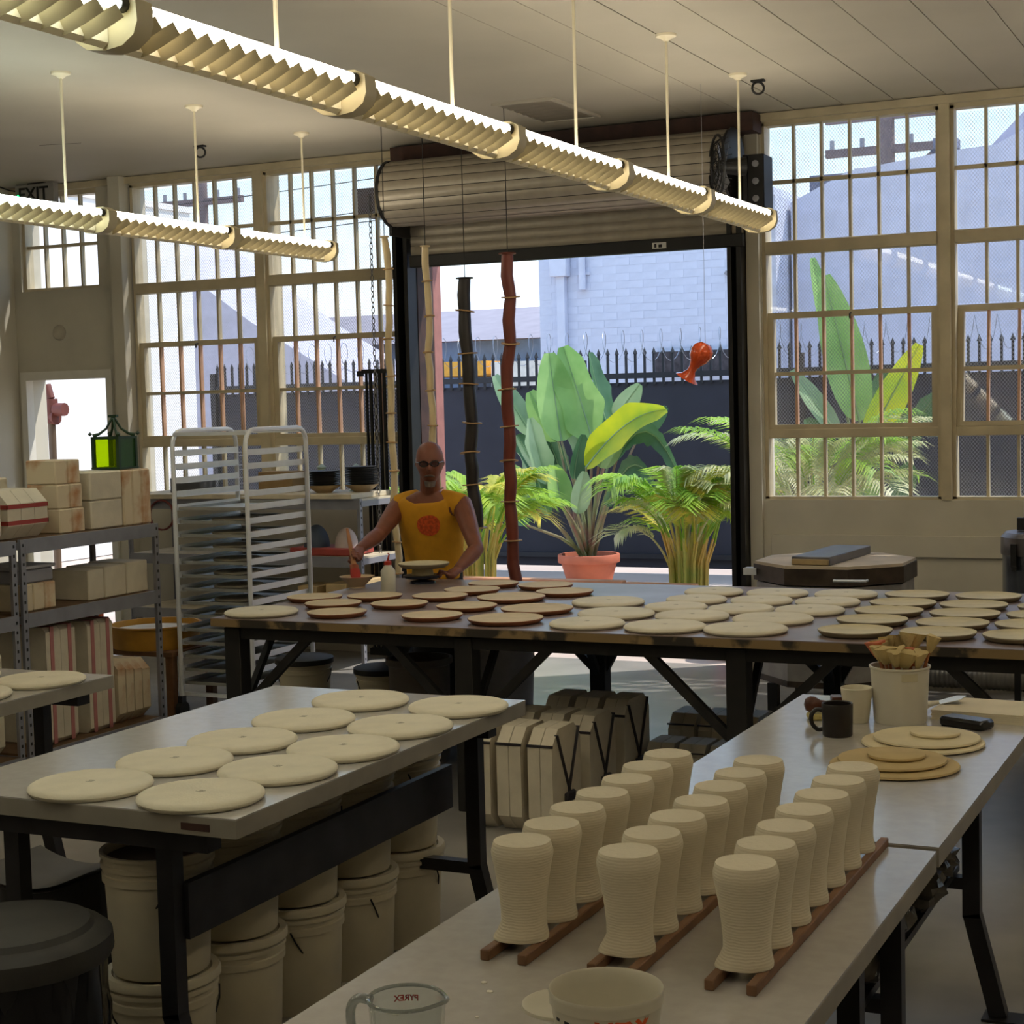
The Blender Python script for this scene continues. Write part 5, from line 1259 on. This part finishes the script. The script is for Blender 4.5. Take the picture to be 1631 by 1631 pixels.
# shoulder caps of the shirt
for s, S_ in ((-1, sR), (1, sL)):
    inner = Vector((-4.665+s*0.075, 8.745, 1.305)); out = S_+Vector((-s*0.010, 0, 0.002))
    sh.tube([inner, inner.lerp(out, 0.5)+Vector((0, 0, 0.004)), out], [0.045, 0.060, 0.074], 20)
shirt = sh.build('shirt', SHIRT, man, weld=True)
rs = shirt.modifiers.new('fuse', 'REMESH'); rs.mode = 'VOXEL'; rs.voxel_size = 0.006; rs.use_smooth_shade = True
so_ = shirt.modifiers.new('soften', 'SMOOTH'); so_.iterations = 4
pr_ = MB()
def printfn(u, v):
    r = v; a = 2*pi*u; ang = 0.10+r*cos(a)*0.046/0.17; z = 1.135+r*sin(a)*0.062
    return tpoint(ang, z, 0.0125+0.003*sin(7*ang+9*(z-0.8)/0.5)*(1-(z-0.8)/0.5))
pr_.surf(printfn, 28, 5); pr_.build('shirt_print', M('orange_shirt_print', (226, 92, 40), 0.85, var=0.2, scale=60), man)
# trousers
tp = MB(); tp.tube([(-4.705, 8.865, 0.86), (-4.705, 8.865, 0.82), (-4.705, 8.865, 0.76)], [0.120, 0.150, 0.140], 20, flat=(1.05, 0.72))
for s in (-1, 1):
    tp.tube([(-4.705+s*0.085, 8.865, 0.84), (-4.705+s*0.09, 8.85, 0.66), (-4.705+s*0.095, 8.84, 0.45), (-4.705+s*0.095, 8.87, 0.25), (-4.705+s*0.095, 8.88, 0.08)], [0.090, 0.092, 0.074, 0.072, 0.064], 16)
tp.build('trousers', M('dark_trousers', (44, 42, 48), 0.85), man)
# beard, brows and glasses
GREYH = M('grey_beard', (112, 98, 88), 0.9, bump=0.5, bscale=300)
bd = MB().surf(lambda u, v: HM @ Vector((0.030*(2*u-1)*(1-0.25*v), -0.094-0.004*v+0.040*(2*u-1)**2, -0.094-0.034*v)), 14, 6)
sol = bd.build('beard', GREYH, man); md = sol.modifiers.new('thick', 'SOLIDIFY'); md.thickness = 0.012; md.offset = 0
mo = MB(); mo.tube([tuple(HM @ Vector((x, -0.108+0.9*abs(x)**1.35, -0.056-0.25*abs(x)))) for x in (-0.03, -0.018, -0.006, 0.006, 0.018, 0.03)], [0.004, 0.006, 0.006, 0.006, 0.006, 0.004], 8); mo.build('moustache', M('dark_moustache', (96, 82, 74), 0.9), man)
gl = MB()
for s in (-1, 1):
    gl.tube([tuple(HM @ Vector((s*0.033+0.024*cos(2*pi*j/16), -0.108+0.25*abs(s*0.033+0.024*cos(2*pi*j/16))**1.2, 0.012+0.016*sin(2*pi*j/16)))) for j in range(17)], 0.0032, 6, caps=False)
    gl.tube([tuple(HM @ Vector((s*0.057, -0.098, 0.018))), tuple(HM @ Vector((s*0.078, -0.03, 0.016))), tuple(HM @ Vector((s*0.080, 0.01, 0.012)))], 0.003, 6)
gl.tube([tuple(HM @ Vector((-0.009, -0.113, 0.014))), tuple(HM @ Vector((0.009, -0.113, 0.014)))], 0.003, 6)
gl.build('glasses', M('glasses_dark', (22, 22, 30), 0.25), man)
for s in (-1, 1):
    lens = MB().surf(lambda u, v: HM @ Vector((s*0.033+0.022*v*cos(2*pi*u), -0.106+0.25*abs(s*0.033+0.022*v*cos(2*pi*u))**1.2, 0.012+0.0145*v*sin(2*pi*u))), 16, 3)
    lens.build('lens', glass('spectacle_lens_%d' % s, (0.55, 0.55, 0.6), 0.02), man)

# what he works with
br = thing('glaze_brush', 'wooden glaze brush with red bristles held over the bowl', 'brush', tuple(bt))
d_ = bb-bt
MB().tube([(0, 0, 0), tuple(d_*0.25), tuple(d_*0.55), tuple(d_*0.68)], [0.006, 0.010, 0.009, 0.014], 10, flat=(1.3, 0.8)).build('handle', M('brush_wood', (176, 120, 78), 0.5), br)
MB().tube([tuple(d_*0.68), tuple(d_*0.76)], [0.017, 0.017], 12, flat=(1.5, 0.7)).build('ferrule', M('copper_ferrule', (150, 84, 60), 0.35, 0.7), br)
MB().tube([tuple(d_*0.76), tuple(d_*0.88), tuple(d_*0.98)], [0.017, 0.019, 0.012], 12, flat=(1.6, 0.7)).build('bristles', M('red_bristle', (168, 44, 32), 0.7), br)
bo = thing('glaze_bowl', 'footed beige bowl of red glaze under the brush', 'bowl', (-4.685, 7.90, 0.85))
q = MB(); q.lathe([(0, 0), (0.045, 0), (0.042, 0.008), (0.05, 0.018), (0.095, 0.062), (0.099, 0.064), (0.094, 0.06), (0.05, 0.022), (0, 0.018)], 32); q.build('body', M('bowl_beige', (190, 166, 132), 0.5), bo)
q = MB(); q.lathe([(0, 0.05), (0.08, 0.05)], 28); q.build('glaze', M('red_glaze', (168, 62, 40), 0.3), bo)
bt_ = thing('squeeze_bottle', 'white squeeze bottle with red cap on the long table', 'bottle', (-4.40, 7.745, 0.85))
q = MB(); q.lathe([(0, 0), (0.037, 0), (0.040, 0.006), (0.040, 0.115), (0.022, 0.14), (0.018, 0.148), (0, 0.148)], 24); q.build('body', M('bottle_white', (216, 212, 196), 0.4, sss=0.1), bt_)
REDC = M('red_cap', (196, 54, 34), 0.4)
q = MB(); q.lathe([(0, 0.148), (0.021, 0.148), (0.020, 0.166), (0.009, 0.17), (0, 0.17)], 16); q.build('cap', REDC, bt_)
MB().tube([(0, 0, 0.168), (0.006, 0, 0.19), (0.010, 0, 0.205), (0.002, 0, 0.21)], [0.007, 0.005, 0.004, 0.003], 8).build('nozzle', REDC, bt_)
tw_ = thing('banding_wheel', 'dark blue banding wheel on the table in front of the man', 'banding wheel', (-4.43, 8.19, 0.85))
DKB = M('dark_blue_iron', (36, 38, 52), 0.35, 0.4)
q = MB(); q.lathe([(0, 0), (0.075, 0), (0.07, 0.012), (0.03, 0.02), (0.025, 0.03), (0, 0.03)], 28); q.build('base', DKB, tw_)
q = MB(); q.lathe([(0, 0.03), (0.10, 0.03), (0.11, 0.036), (0.11, 0.046), (0, 0.047)], 36); q.build('turntable', DKB, tw_)
q = MB(); q.lathe([(0, 0), (0.062, 0), (0.058, 0.03), (0.064, 0.045), (0, 0.045)], 28); tag(q.build('pot_stand', M('stand_cream', (206, 192, 150), 0.7), None, (-4.43, 8.19, 0.897)), 'short cream stand between turntable and plate', 'stand')
dish('rim', -4.41, 8.17, 0.942, 0.29, 'beige plate raised on the stand over the banding wheel', None, 'plate')
tag(MB().bevbox(-0.03, 0.03, -0.02, 0.02, 0, 0.05, 0.004).build('orange_block', M('orange_block', (206, 120, 40), 0.6), None, (-4.60, 8.10, 0.85), 0.3), 'small orange block beside the banding wheel', 'block')

# ================================================================== outside
GROUND = M('yard_concrete', (206, 186, 172), 0.8, var=0.10, scale=0.8, bump=0.05)
S(MB().box(-40, 25, YB+0.12, 60, -0.25, -0.01).build('ground', GROUND), 'pinkish concrete yard outside')
# dark screened fence with spiked pickets
FY = 16.6
fe = thing('screened_fence', 'black spiked steel fence with dark privacy screen across the yard', 'fence', (0, FY, 0))
SCREEN = M('privacy_screen', (52, 52, 62), 0.85, var=0.08, scale=3, bump=0.1)
FENST = M('fence_steel', (34, 35, 42), 0.6)
fx0, fx1 = -11.75, 3.0
x = fx0
while x < fx1:
    MB().box(x, min(x+2.4, fx1)-0.02, 0.03, 0.036, 0.05, 2.03).build('screen_panel', SCREEN, fe)
    MB().box(x-0.035, x+0.035, -0.03, 0.04, 0, 2.28).build('post', FENST, fe); x += 2.4
MB().box(fx0, fx1, -0.02, 0.02, 2.07, 2.13).build('rail', FENST, fe)
MB().box(fx0, fx1, -0.02, 0.02, 0.15, 0.20).build('rail', FENST, fe)
pk = MB().box(-0.012, 0.012, -0.012, 0.012, 2.0, 2.33)
pk.lathe([(0.026, 2.33), (0.022, 2.345), (0, 2.40)], 4)
pkm = pk.mesh('picket', FENST, 20)
x = fx0+0.05
while x < fx1: put('picket', pkm, fe, (x, 0.012, 0)); x += 0.105
rz_ = MB()
pts = []
for j in range(980):
    a = j*0.42; pts.append((fx0+0.4+j*0.0145, 0.12+0.16*cos(a), 2.42+0.17*sin(a)))
rz_.tube(pts, 0.0035, 4)
tag(rz_.build('razor_wire', M('razor_steel', (150, 156, 168), 0.4, 0.6), None, (0, FY, 0)), 'coil of razor wire along the top of the fence', 'razor wire')

# painted brick building behind the fence, bricks laid in courses with recessed joints
BRM = M('painted_brick', (206, 210, 226), 0.8, var=0.05, scale=4)
MORT = M('painted_mortar', (204, 208, 224), 0.9)
bb_ = thing('brick_building', 'white painted brick building seen through the roll-up doorway', 'building', (0, 22.0, 0))
BX0, BX1, BZ = -9.86, -6.35, 4.55
MB().box(BX0, BX1, 0.006, 4.0, 0, BZ).build('wall', MORT, bb_)
bl_, bh_ = 0.40, 0.108
bme = MB().box(0, bl_-0.006, 0.0035, 0.010, 0, bh_-0.005).mesh('brick', BRM, 0)
hme = MB().box(0, bl_/2-0.006, 0.0035, 0.010, 0, bh_-0.005).mesh('brick', BRM, 0)
row = 0; z = 1.9
while z+bh_ <= BZ:
    x = BX0
    if row % 2: put('brick', hme, bb_, (x, 0, z)); x += bl_/2
    while x+bl_ <= BX1+0.001:
        put('brick', bme, bb_, (x, random.uniform(-0.0015, 0.0015), z)); x += bl_
    if x+bl_/2 <= BX1+0.001: put('brick', hme, bb_, (x, 0, z))
    z += bh_; row += 1
MB().box(BX0-0.05, BX1, -0.05, 4.05, BZ, BZ+0.1).build('parapet', BRM, bb_)
MB().box(-9.62, -9.36, -0.17, 0, 3.62, 3.95, 0.01).build('meter_box', BRM, bb_)
MB().box(-9.54, -9.42, -0.11, 0, 1.0, 3.62).build('conduit_box', BRM, bb_)
MB().tube([(-9.16, -0.06, 4.6), (-9.16, -0.06, 3.42)], 0.05, 12).build('pipe', BRM, bb_)
MB().box(-9.26, -9.06, -0.02, 0, 3.63, 3.67).build('pipe_clamp', BRM, bb_)
MB().box(-8.08, -6.85, -0.10, 0, 2.22, 2.50).build('grille', M('old_grille', (74, 68, 72), 0.8, var=0.3, scale=10), bb_)
MB().bar((-7.05, -0.04, 3.55), (-6.6, -0.04, 3.28), 0.05, 0.05).build('strut', M('strut_grey', (150, 146, 150), 0.7), bb_)

# grey stucco building with hipped roof behind the right windows
STUC = M('lilac_stucco', (212, 214, 232), 0.9, var=0.04, scale=1.5)
ROOF = M('lilac_roof', (200, 196, 212), 0.9, var=0.06, scale=2)
rb_ = thing('stucco_building', 'lilac grey stucco building with stepped roofline beyond the right windows', 'building', (0, 22.6, 0))
MB().prism([(-6.3, 0), (6, 0), (6, 5.55), (-2.6, 5.50), (-3.55, 5.05), (-4.15, 5.02), (-5.5, 4.86), (-6.3, 4.5)], 'y', 0, 4).build('wall', STUC, rb_)
MB().prism([(-3.75, 5.02), (-3.0, 5.75), (6, 5.9), (6, 5.0)], 'y', 0.4, 3.8).build('roof', ROOF, rb_)
MB().box(-4.55, -4.25, 1.0, 1.4, 4.9, 5.35).build('vent_stack', M('vent_stack', (120, 122, 140), 0.7), rb_)
MB().box(-4.58, -4.22, 0.97, 1.43, 5.15, 5.2).build('stack_cap', M('dark_cap', (70, 70, 84), 0.7), rb_)
MB().box(-6.35, -5.75, 1.2, 1.9, 4.5, 5.0).build('roof_unit', M('roof_unit', (108, 108, 124), 0.7), rb_)
MB().box(-5.7, -5.1, 1.2, 1.9, 4.7, 5.05).build('roof_unit', M('roof_unit2', (200, 200, 210), 0.6), rb_)
# low blue-grey building and roof to the left, seen through the doorway
lb_ = thing('blue_building', 'low blue grey building with pale sloping roof beyond the fence', 'building', (0, 27.0, 0))
MB().box(-19.0, -9.5, 0.8, 8, 0, 3.05).build('wall', M('blue_grey_wall', (140, 162, 192), 0.9, var=0.05), lb_)
MB().prism([(0.3, 3.0), (4.0, 3.78), (8.4, 3.0)], 'x', -19.2, -9.4).build('roof', M('pale_roof', (150, 142, 150), 0.9, var=0.06, scale=3), lb_)
MB().box(-14.0, -12.6, -1.2, 0.9, 2.33, 2.58).build('awning', M('amber_awning', (232, 168, 60), 0.7), lb_)
MB().box(-12.5, -10.6, -1.2, 0.9, 0, 2.55).build('white_bay', M('cream_bay', (240, 232, 216), 0.8), lb_)
# gabled grey house and sunlit white wall to the left
gh = thing('gabled_house', 'pale lilac gabled house beyond the left windows', 'building', (0, 24.0, 0))
MB().prism([(-22, 0), (-14.2, 0), (-14.2, 2.2), (-16.2, 3.35), (-19.2, 5.4), (-22, 4.2)], 'y', 0, 3.0).build('wall', M('lilac_wall', (196, 192, 206), 0.9, var=0.04), gh)
ww = thing('white_side_wall', 'glaring sunlit white wall outside the side door', 'wall', (-14.0, 0, 0))
MB().box(-0.3, 0, 10.9, 19.35, 0, 4.6).build('wall', M('sunlit_white_paint', (246, 244, 240), 0.8, var=0.02), ww)
MB().box(-0.34, 0.03, 10.9, 19.38, 4.6, 4.68).build('coping', M('sunlit_white_paint', (246, 244, 240)), ww)

# utility poles and wires
POLEW = M('pole_wood', (120, 104, 104), 0.85)
def pole(label, x, y, h, arms, trans):
    t = thing('utility_pole', label, 'utility pole', (x, y, 0))
    MB().tube([(0, 0, 0), (0, 0, h)], [0.16, 0.12], 12).build('mast', POLEW, t)
    for z in arms: MB().box(-1.0, 1.0, -0.06, 0.06, z, z+0.13).build('crossarm', POLEW, t)
    for z in arms:
        for xx in (-0.9, -0.4, 0.4, 0.9): MB().tube([(xx, 0, z+0.13), (xx, 0, z+0.28)], 0.04, 8).build('insulator', GREYSTEEL, t)
    if trans:
        q = MB(); q.lathe([(0, 0), (0.25, 0), (0.25, 0.7), (0, 0.75)], 16); q.build('transformer', GREYSTEEL, t, (0.42, 0, h-2.3))
        MB().bar((0, 0, arms[0]-0.6), (0.8, 0, arms[0]), 0.06, 0.06).build('brace', POLEW, t)
    return t
pole('utility pole with transformer above the right hand building', -6.05, 27.5, 9.0, (5.75, 6.3), True)
pole('utility pole standing beyond the left windows', -20.1, 28.2, 8.5, (6.0, 7.2), False)
wr = MB()
for (z, y) in ((6.6, 24), (6.1, 24), (5.2, 21), (4.75, 21), (4.6, 21)):
    wr.tube([(-26+0.8*k, y, z-0.25*sin(pi*k/20)) for k in range(21)], 0.007, 4)
o = wr.build('overhead_wires', DARKMETAL); tag(o, 'overhead wires crossing the sky beyond the left windows', 'wires', None, 'stuff')
# post right outside the doorway
tag(MB().bevbox(-0.07, 0.07, -0.07, 0.07, 0, 3.4, 0.01).build('porch_post', M('red_brown_post', (168, 112, 104), 0.7, var=0.1), None, (-6.30, 11.9, -0.01)), 'red brown timber post just outside the roll-up door', 'post')
S(MB().box(-6.9, -5.9, 11.75, 12.1, 3.39, 3.6).build('trim_8', RUST), 'timber lintel over the porch post')

# red valve standpipe outside the side door
vp = thing('standpipe', 'rusty standpipe with a red valve outside the side door', 'standpipe', (-10.30, 12.0, -0.01))
MB().tube([(0, 0, 0), (0, 0, 1.85)], 0.035, 12).build('pipe', M('pipe_brown', (96, 74, 52), 0.6), vp)
VR = M('valve_red', (112, 56, 44), 0.6)
MB().tube([(-0.14, 0, 1.83), (0.06, 0, 1.83)], [0.05, 0.07], 14).tube([(0, 0, 1.78), (0, 0, 2.0)], [0.07, 0.06], 14).tube([(0.05, 0, 1.9), (0.16, 0, 1.9)], 0.06, 12).build('valve', VR, vp)
MB().tube([(0, 0, 2.0), (-0.05, 0, 2.12)], [0.04, 0.05], 10).build('cap', VR, vp)

# timber planter edge and stones
plank_mat = M('planter_timber', (206, 150, 118), 0.75, var=0.12, scale=6)
ple = thing('planter_edge', 'pinkish timber planter edge just beyond the doorway', 'planter', (0, 12.6, 0))
MB().box(-7.6, -4.95, -0.05, 0.05, -0.01, 0.375, 0.006).build('board', plank_mat, ple)
MB().box(-4.94, -4.33, -0.02, 0.06, -0.01, 0.36, 0.006).build('board', plank_mat, ple)
for k, (x, y, s) in enumerate(((-4.12, 12.75, 0.15), (-3.70, 12.8, 0.16), (-3.3, 12.7, 0.14))):
    g = MB(); g.lathe([(0, -1)]+[(sin(pi*j/9), -cos(pi*j/9)) for j in range(1, 9)]+[(0, 1)], 14)
    for j, vv in enumerate(g.v):
        p = Vector(vv); p *= 1+0.25*noise.noise(p*1.7+Vector((k*3, 0, 0))); g.v[j] = (p.x*s*1.2, p.y*s, max(-0.6, p.z)*s)
    tag(g.build('pale_rock', M('pale_rock', (226, 214, 200), 0.9), None, (x, y, s*0.58-0.01), ang=30), 'pale rock at the right end of the planter, %s' % ['left', 'middle', 'right'][k], 'rock', 'rocks by the planter')

# ------------------------------------------------------------------ plants
LEAFA = leafmat('strelitzia_leaf', (176, 212, 128), (138, 184, 100), 0.45)
LEAFB = leafmat('strelitzia_dark', (92, 132, 92), (66, 104, 70), 0.28)
LEAFY = leafmat('strelitzia_yellow', (222, 222, 50), (170, 196, 56), 0.55)
LEAFG = leafmat('strelitzia_pale', (176, 200, 156), (140, 172, 124), 0.4)
STEM = M('strelitzia_stem', (134, 146, 100), 0.6, rgb2=(130, 92, 80), scale=4)
def big_leaf(parent, base, start, tip, width, mat, droop=0.0, fold=0.3, notch=0, twist=0.0):
    """petiole from base to start, blade from start to tip with a folded midrib"""
    base, start, tip = Vector(base), Vector(start), Vector(tip)
    m1 = base.lerp(start, 0.5)+Vector((0, 0, 0.05))
    MB().tube([base, m1, start], [0.022, 0.016, 0.012], 8).build('stalk', STEM, parent)
    d = tip-start; L = d.length; t = d.normalized()
    view = Vector((0.42, -0.9, 0.05)).normalized()
    side = t.cross(view).normalized(); nrm = side.cross(t).normalized()
    if twist:
        r = Matrix.Rotation(twist, 3, t); side = r @ side; nrm = r @ nrm
    def fn(u, v):
        s = 2*v-1
        w = width*0.5*(sin(pi*min(1, u**0.75*0.95+0.02)))**0.58
        if notch and abs(s) > 0.55: w *= 1-0.24*abs(sin(notch*pi*u+s))
        c = start+d*u+Vector((0, 0, droop*4*u*(1-u)-droop*1.6*u*u))
        return c+side*(w*s)+nrm*(fold*w*(abs(s)-0.35))
    o = MB().surf(fn, 22, 8).build('leaf', mat, parent, ang=60)
    MB().tube([fn(k/8, 0.5)-nrm*0.004 for k in range(9)], [0.010*(1-k/9)+0.003 for k in range(9)], 6).build('midrib', LEAFG, o)
    return o
def pxA(px, py, y=15.5): return (-6.468+(px-938)*0.00688*(y/15.5)*1.0, y, 0.29+(883-py)*0.00634)
sa = thing('bird_of_paradise', 'large bird of paradise plant in the middle of the doorway', 'plant', (0, 0, 0))
specs = [((905,700),(888,560),62,LEAFA,0,0.25,0,0.3,15.4),((948,700),(905,550),74,LEAFA,0,0.3,2,-0.2,15.5),((965,690),(935,560),50,LEAFB,0,0.4,3,0.9,15.7),((962,740),(1088,628),58,LEAFY,0.10,0.3,2,-0.5,15.1),((845,690),(786,592),36,LEAFG,0,0.2,0,0.2,15.6),((968,665),(1006,613),34,LEAFG,0,0.3,0,0.2,15.8),((998,730),(1120,742),40,LEAFB,0.42,0.35,9,0.2,15.3),((1000,772),(1085,765),36,LEAFB,0.28,0.35,7,0.2,15.2),((872,770),(820,690),50,LEAFB,0,0.3,3,0.4,15.6),((862,800),(822,738),44,LEAFA,0.0,0.3,0,-0.2,15.3),((905,765),(880,662),40,LEAFG,0,0.35,2,0.1,15.0),((925,740),(912,645),42,LEAFG,0,0.4,3,0.5,15.6),((890,700),(846,620),46,LEAFA,0,0.25,0,0.1,15.55),((930,760),(945,690),40,LEAFB,0,0.4,0,0.8,15.3),((975,740),(1010,675),44,LEAFG,0,0.2,0,-0.3,15.2),((905,815),(890,750),30,LEAFB,0,0.4,2,0.6,15.0),((985,800),(1020,785),26,LEAFB,0.08,0.3,5,0.3,15.2),((880,760),(858,690),44,LEAFB,0,0.3,2,-0.3,15.8),((955,720),(975,640),46,LEAFB,0,0.3,0,0.2,15.9),((935,800),(925,735),38,LEAFA,0,0.3,0,0.4,14.9),((870,830),(835,775),36,LEAFB,0.02,0.3,3,0.1,15.0),((960,810),(972,745),30,LEAFG,0,0.3,0,0.3,14.9),((1000,690),(1040,650),30,LEAFB,0,0.3,0,0.2,15.9)]
for k, (st, tp_, w, mt, dr_, fo, no, tw2, yy) in enumerate(specs):
    big_leaf(sa, (-6.47+0.05*cos(k*1.9), 15.5+0.05*sin(k*1.9), 0.24), pxA(*st, yy), pxA(*tp_, yy), w*0.0069, mt, dr_, fo, no, tw2)
def terracotta(label, x, y, r, h, plant=None):
    t = thing('terracotta_pot', label, 'plant pot', (x, y, -0.01))
    q = MB(); q.lathe([(0, 0), (r*0.70, 0), (r*0.90, h*0.72), (r*0.985, h*0.73), (r, h*0.76), (r, h*0.97), (r*0.98, h), (r*0.90, h), (r*0.86, h*0.8), (0, h*0.8)], 40); q.build('body', TERRA, t)
    q = MB(); q.lathe([(0, h*0.86), (r*0.87, h*0.86)], 24); q.build('soil', M('dark_soil', (58, 44, 36), 0.95), t)
    return t
terracotta('wide terracotta pot holding the middle bird of paradise', -6.465, 15.5, 0.315, 0.31)
terracotta('terracotta pot right outside the door, seen under the long table', -3.60, 11.28, 0.17, 0.30)
terracotta('reddish pot half hidden behind the man\'s arm', -7.0, 12.95, 0.22, 0.42)
sb_ = thing('bird_of_paradise', 'tall bird of paradise plant outside the right window', 'plant', (0, 0, 0))
def pxB(px, py, y=14.5): return (-3.621+(px-1340)*0.0056*(y/14.5), y, 1.007+(780-py)*0.00553)
specsB = [((1340,600),(1298,410),40,LEAFA,0,0.3,0,0.5,14.5),((1375,670),(1322,440),66,LEAFA,0,0.25,0,0.0,14.4),((1395,705),(1478,555),50,LEAFY,0,0.2,0,0.1,14.2),((1345,690),(1272,588),34,LEAFG,0,0.3,0,0.3,14.3),((1425,720),(1495,625),50,LEAFB,0,0.3,3,0.2,14.5),((1390,690),(1400,590),56,LEAFB,0,0.3,2,-0.2,14.7),((1330,740),(1290,665),50,LEAFB,0,0.3,2,0.2,14.4),((1400,800),(1380,735),60,LEAFA,0,0.2,0,0.1,14.1),((1440,790),(1462,735),40,LEAFB,0,0.3,0,0.2,14.2),((1300,760),(1262,705),90,LEAFG,0.03,0.2,0,0.0,14.0)]
for k, (st, tp_, w, mt, dr_, fo, no, tw2, yy) in enumerate(specsB):
    big_leaf(sb_, (-3.35+0.06*cos(k*1.9), 14.5+0.06*sin(k*1.9), 0.0), pxB(*st, yy), pxB(*tp_, yy), w*0.0058, mt, dr_, fo, no, tw2)
PALMG = leafmat('palm_green', (186, 214, 88), (136, 182, 64), 0.5, 6)
PALMY = leafmat('palm_yellow', (236, 220, 104), (200, 200, 80), 0.5, 6)
PALMD = leafmat('palm_dry', (222, 216, 170), (180, 190, 130), 0.4, 6)
CANE = M('palm_cane', (214, 176, 96), 0.6, rgb2=(160, 172, 84), scale=3)
def frond(parent, base, az, el, L, mat, curl, nleaf=24, lw=0.012, ll=0.26):
    pts = []; p = Vector(base); a = el
    n = 14
    for k in range(n+1):
        pts.append(p.copy()); dv = Vector((cos(a)*cos(az), cos(a)*sin(az), sin(a)))
        p = p+dv*(L/n); a -= curl*(0.4+1.2*k/n)/n
    stalk = MB().tube(pts, [0.010*(1-k/(n+2)) for k in range(n+1)], 6)
    sidev = Vector((-sin(az), cos(az), 0))
    for k in range(nleaf):
        f = 0.30+0.70*k/nleaf; i = min(n-1, int(f*n)); q = pts[i].lerp(pts[i+1], f*n-i); t = (pts[i+1]-pts[i]).normalized()
        len_ = ll*(0.45+0.9*sin(pi*min(1, (f-0.22)*1.15)))*random.uniform(0.85, 1.1)
        for s in (-1, 1):
            dirv = (t*0.75+sidev*s*0.85+Vector((0, 0, 0.12))).normalized(); wv = t.cross(dirv).cross(dirv).normalized()*lw
            e1 = q+dirv*len_*0.5; e2 = q+dirv*len_+Vector((0, 0, -len_*0.32))
            b = len(stalk.v); stalk.v += [tuple(q), tuple(e1+wv), tuple(e2), tuple(e1-wv)]; stalk.f.append((b, b+1, b+2, b+3))
    stalk.build('frond', mat, parent, ang=60)
def palm(label, x, y, n, h, mats, seed, zb=0.28, spread=1.0):
    rnd = random.Random(seed); t = thing('areca_palm', label, 'plant', (0, 0, 0))
    for k in range(n):
        az = rnd.uniform(0, 2*pi); r = rnd.uniform(0.02, 0.16); bx_, by_ = x+r*cos(az), y+r*sin(az)
        hh = h*rnd.uniform(0.25, 0.55)
        top = Vector((bx_+0.10*spread*cos(az), by_+0.10*spread*sin(az), zb+hh))
        MB().tube([(bx_, by_, 0.0), (bx_+0.02*cos(az), by_+0.02*sin(az), zb+hh*0.5), tuple(top)], [0.014, 0.012, 0.010], 6).build('cane', CANE, t)
        frond(t, top, az+rnd.uniform(-.5, .5), rnd.uniform(0.85, 1.42), h*rnd.uniform(0.6, 0.9)*spread, mats[k % len(mats)], rnd.uniform(1.0, 2.0))
    return t
palm('yellow green palm left of the doorway behind the black column', -6.62, 13.3, 46, 1.05, (PALMG, PALMG, PALMY), 21, 0.28, 0.82)
palm('yellow green palm at the right side of the doorway', -4.62, 13.2, 52, 1.05, (PALMG, PALMY, PALMG, PALMD), 33, 0.28, 0.84)
palm('pale dry palm bush below the right window', -3.62, 13.4, 40, 1.35, (PALMD, PALMD, PALMG), 47, 0.3)
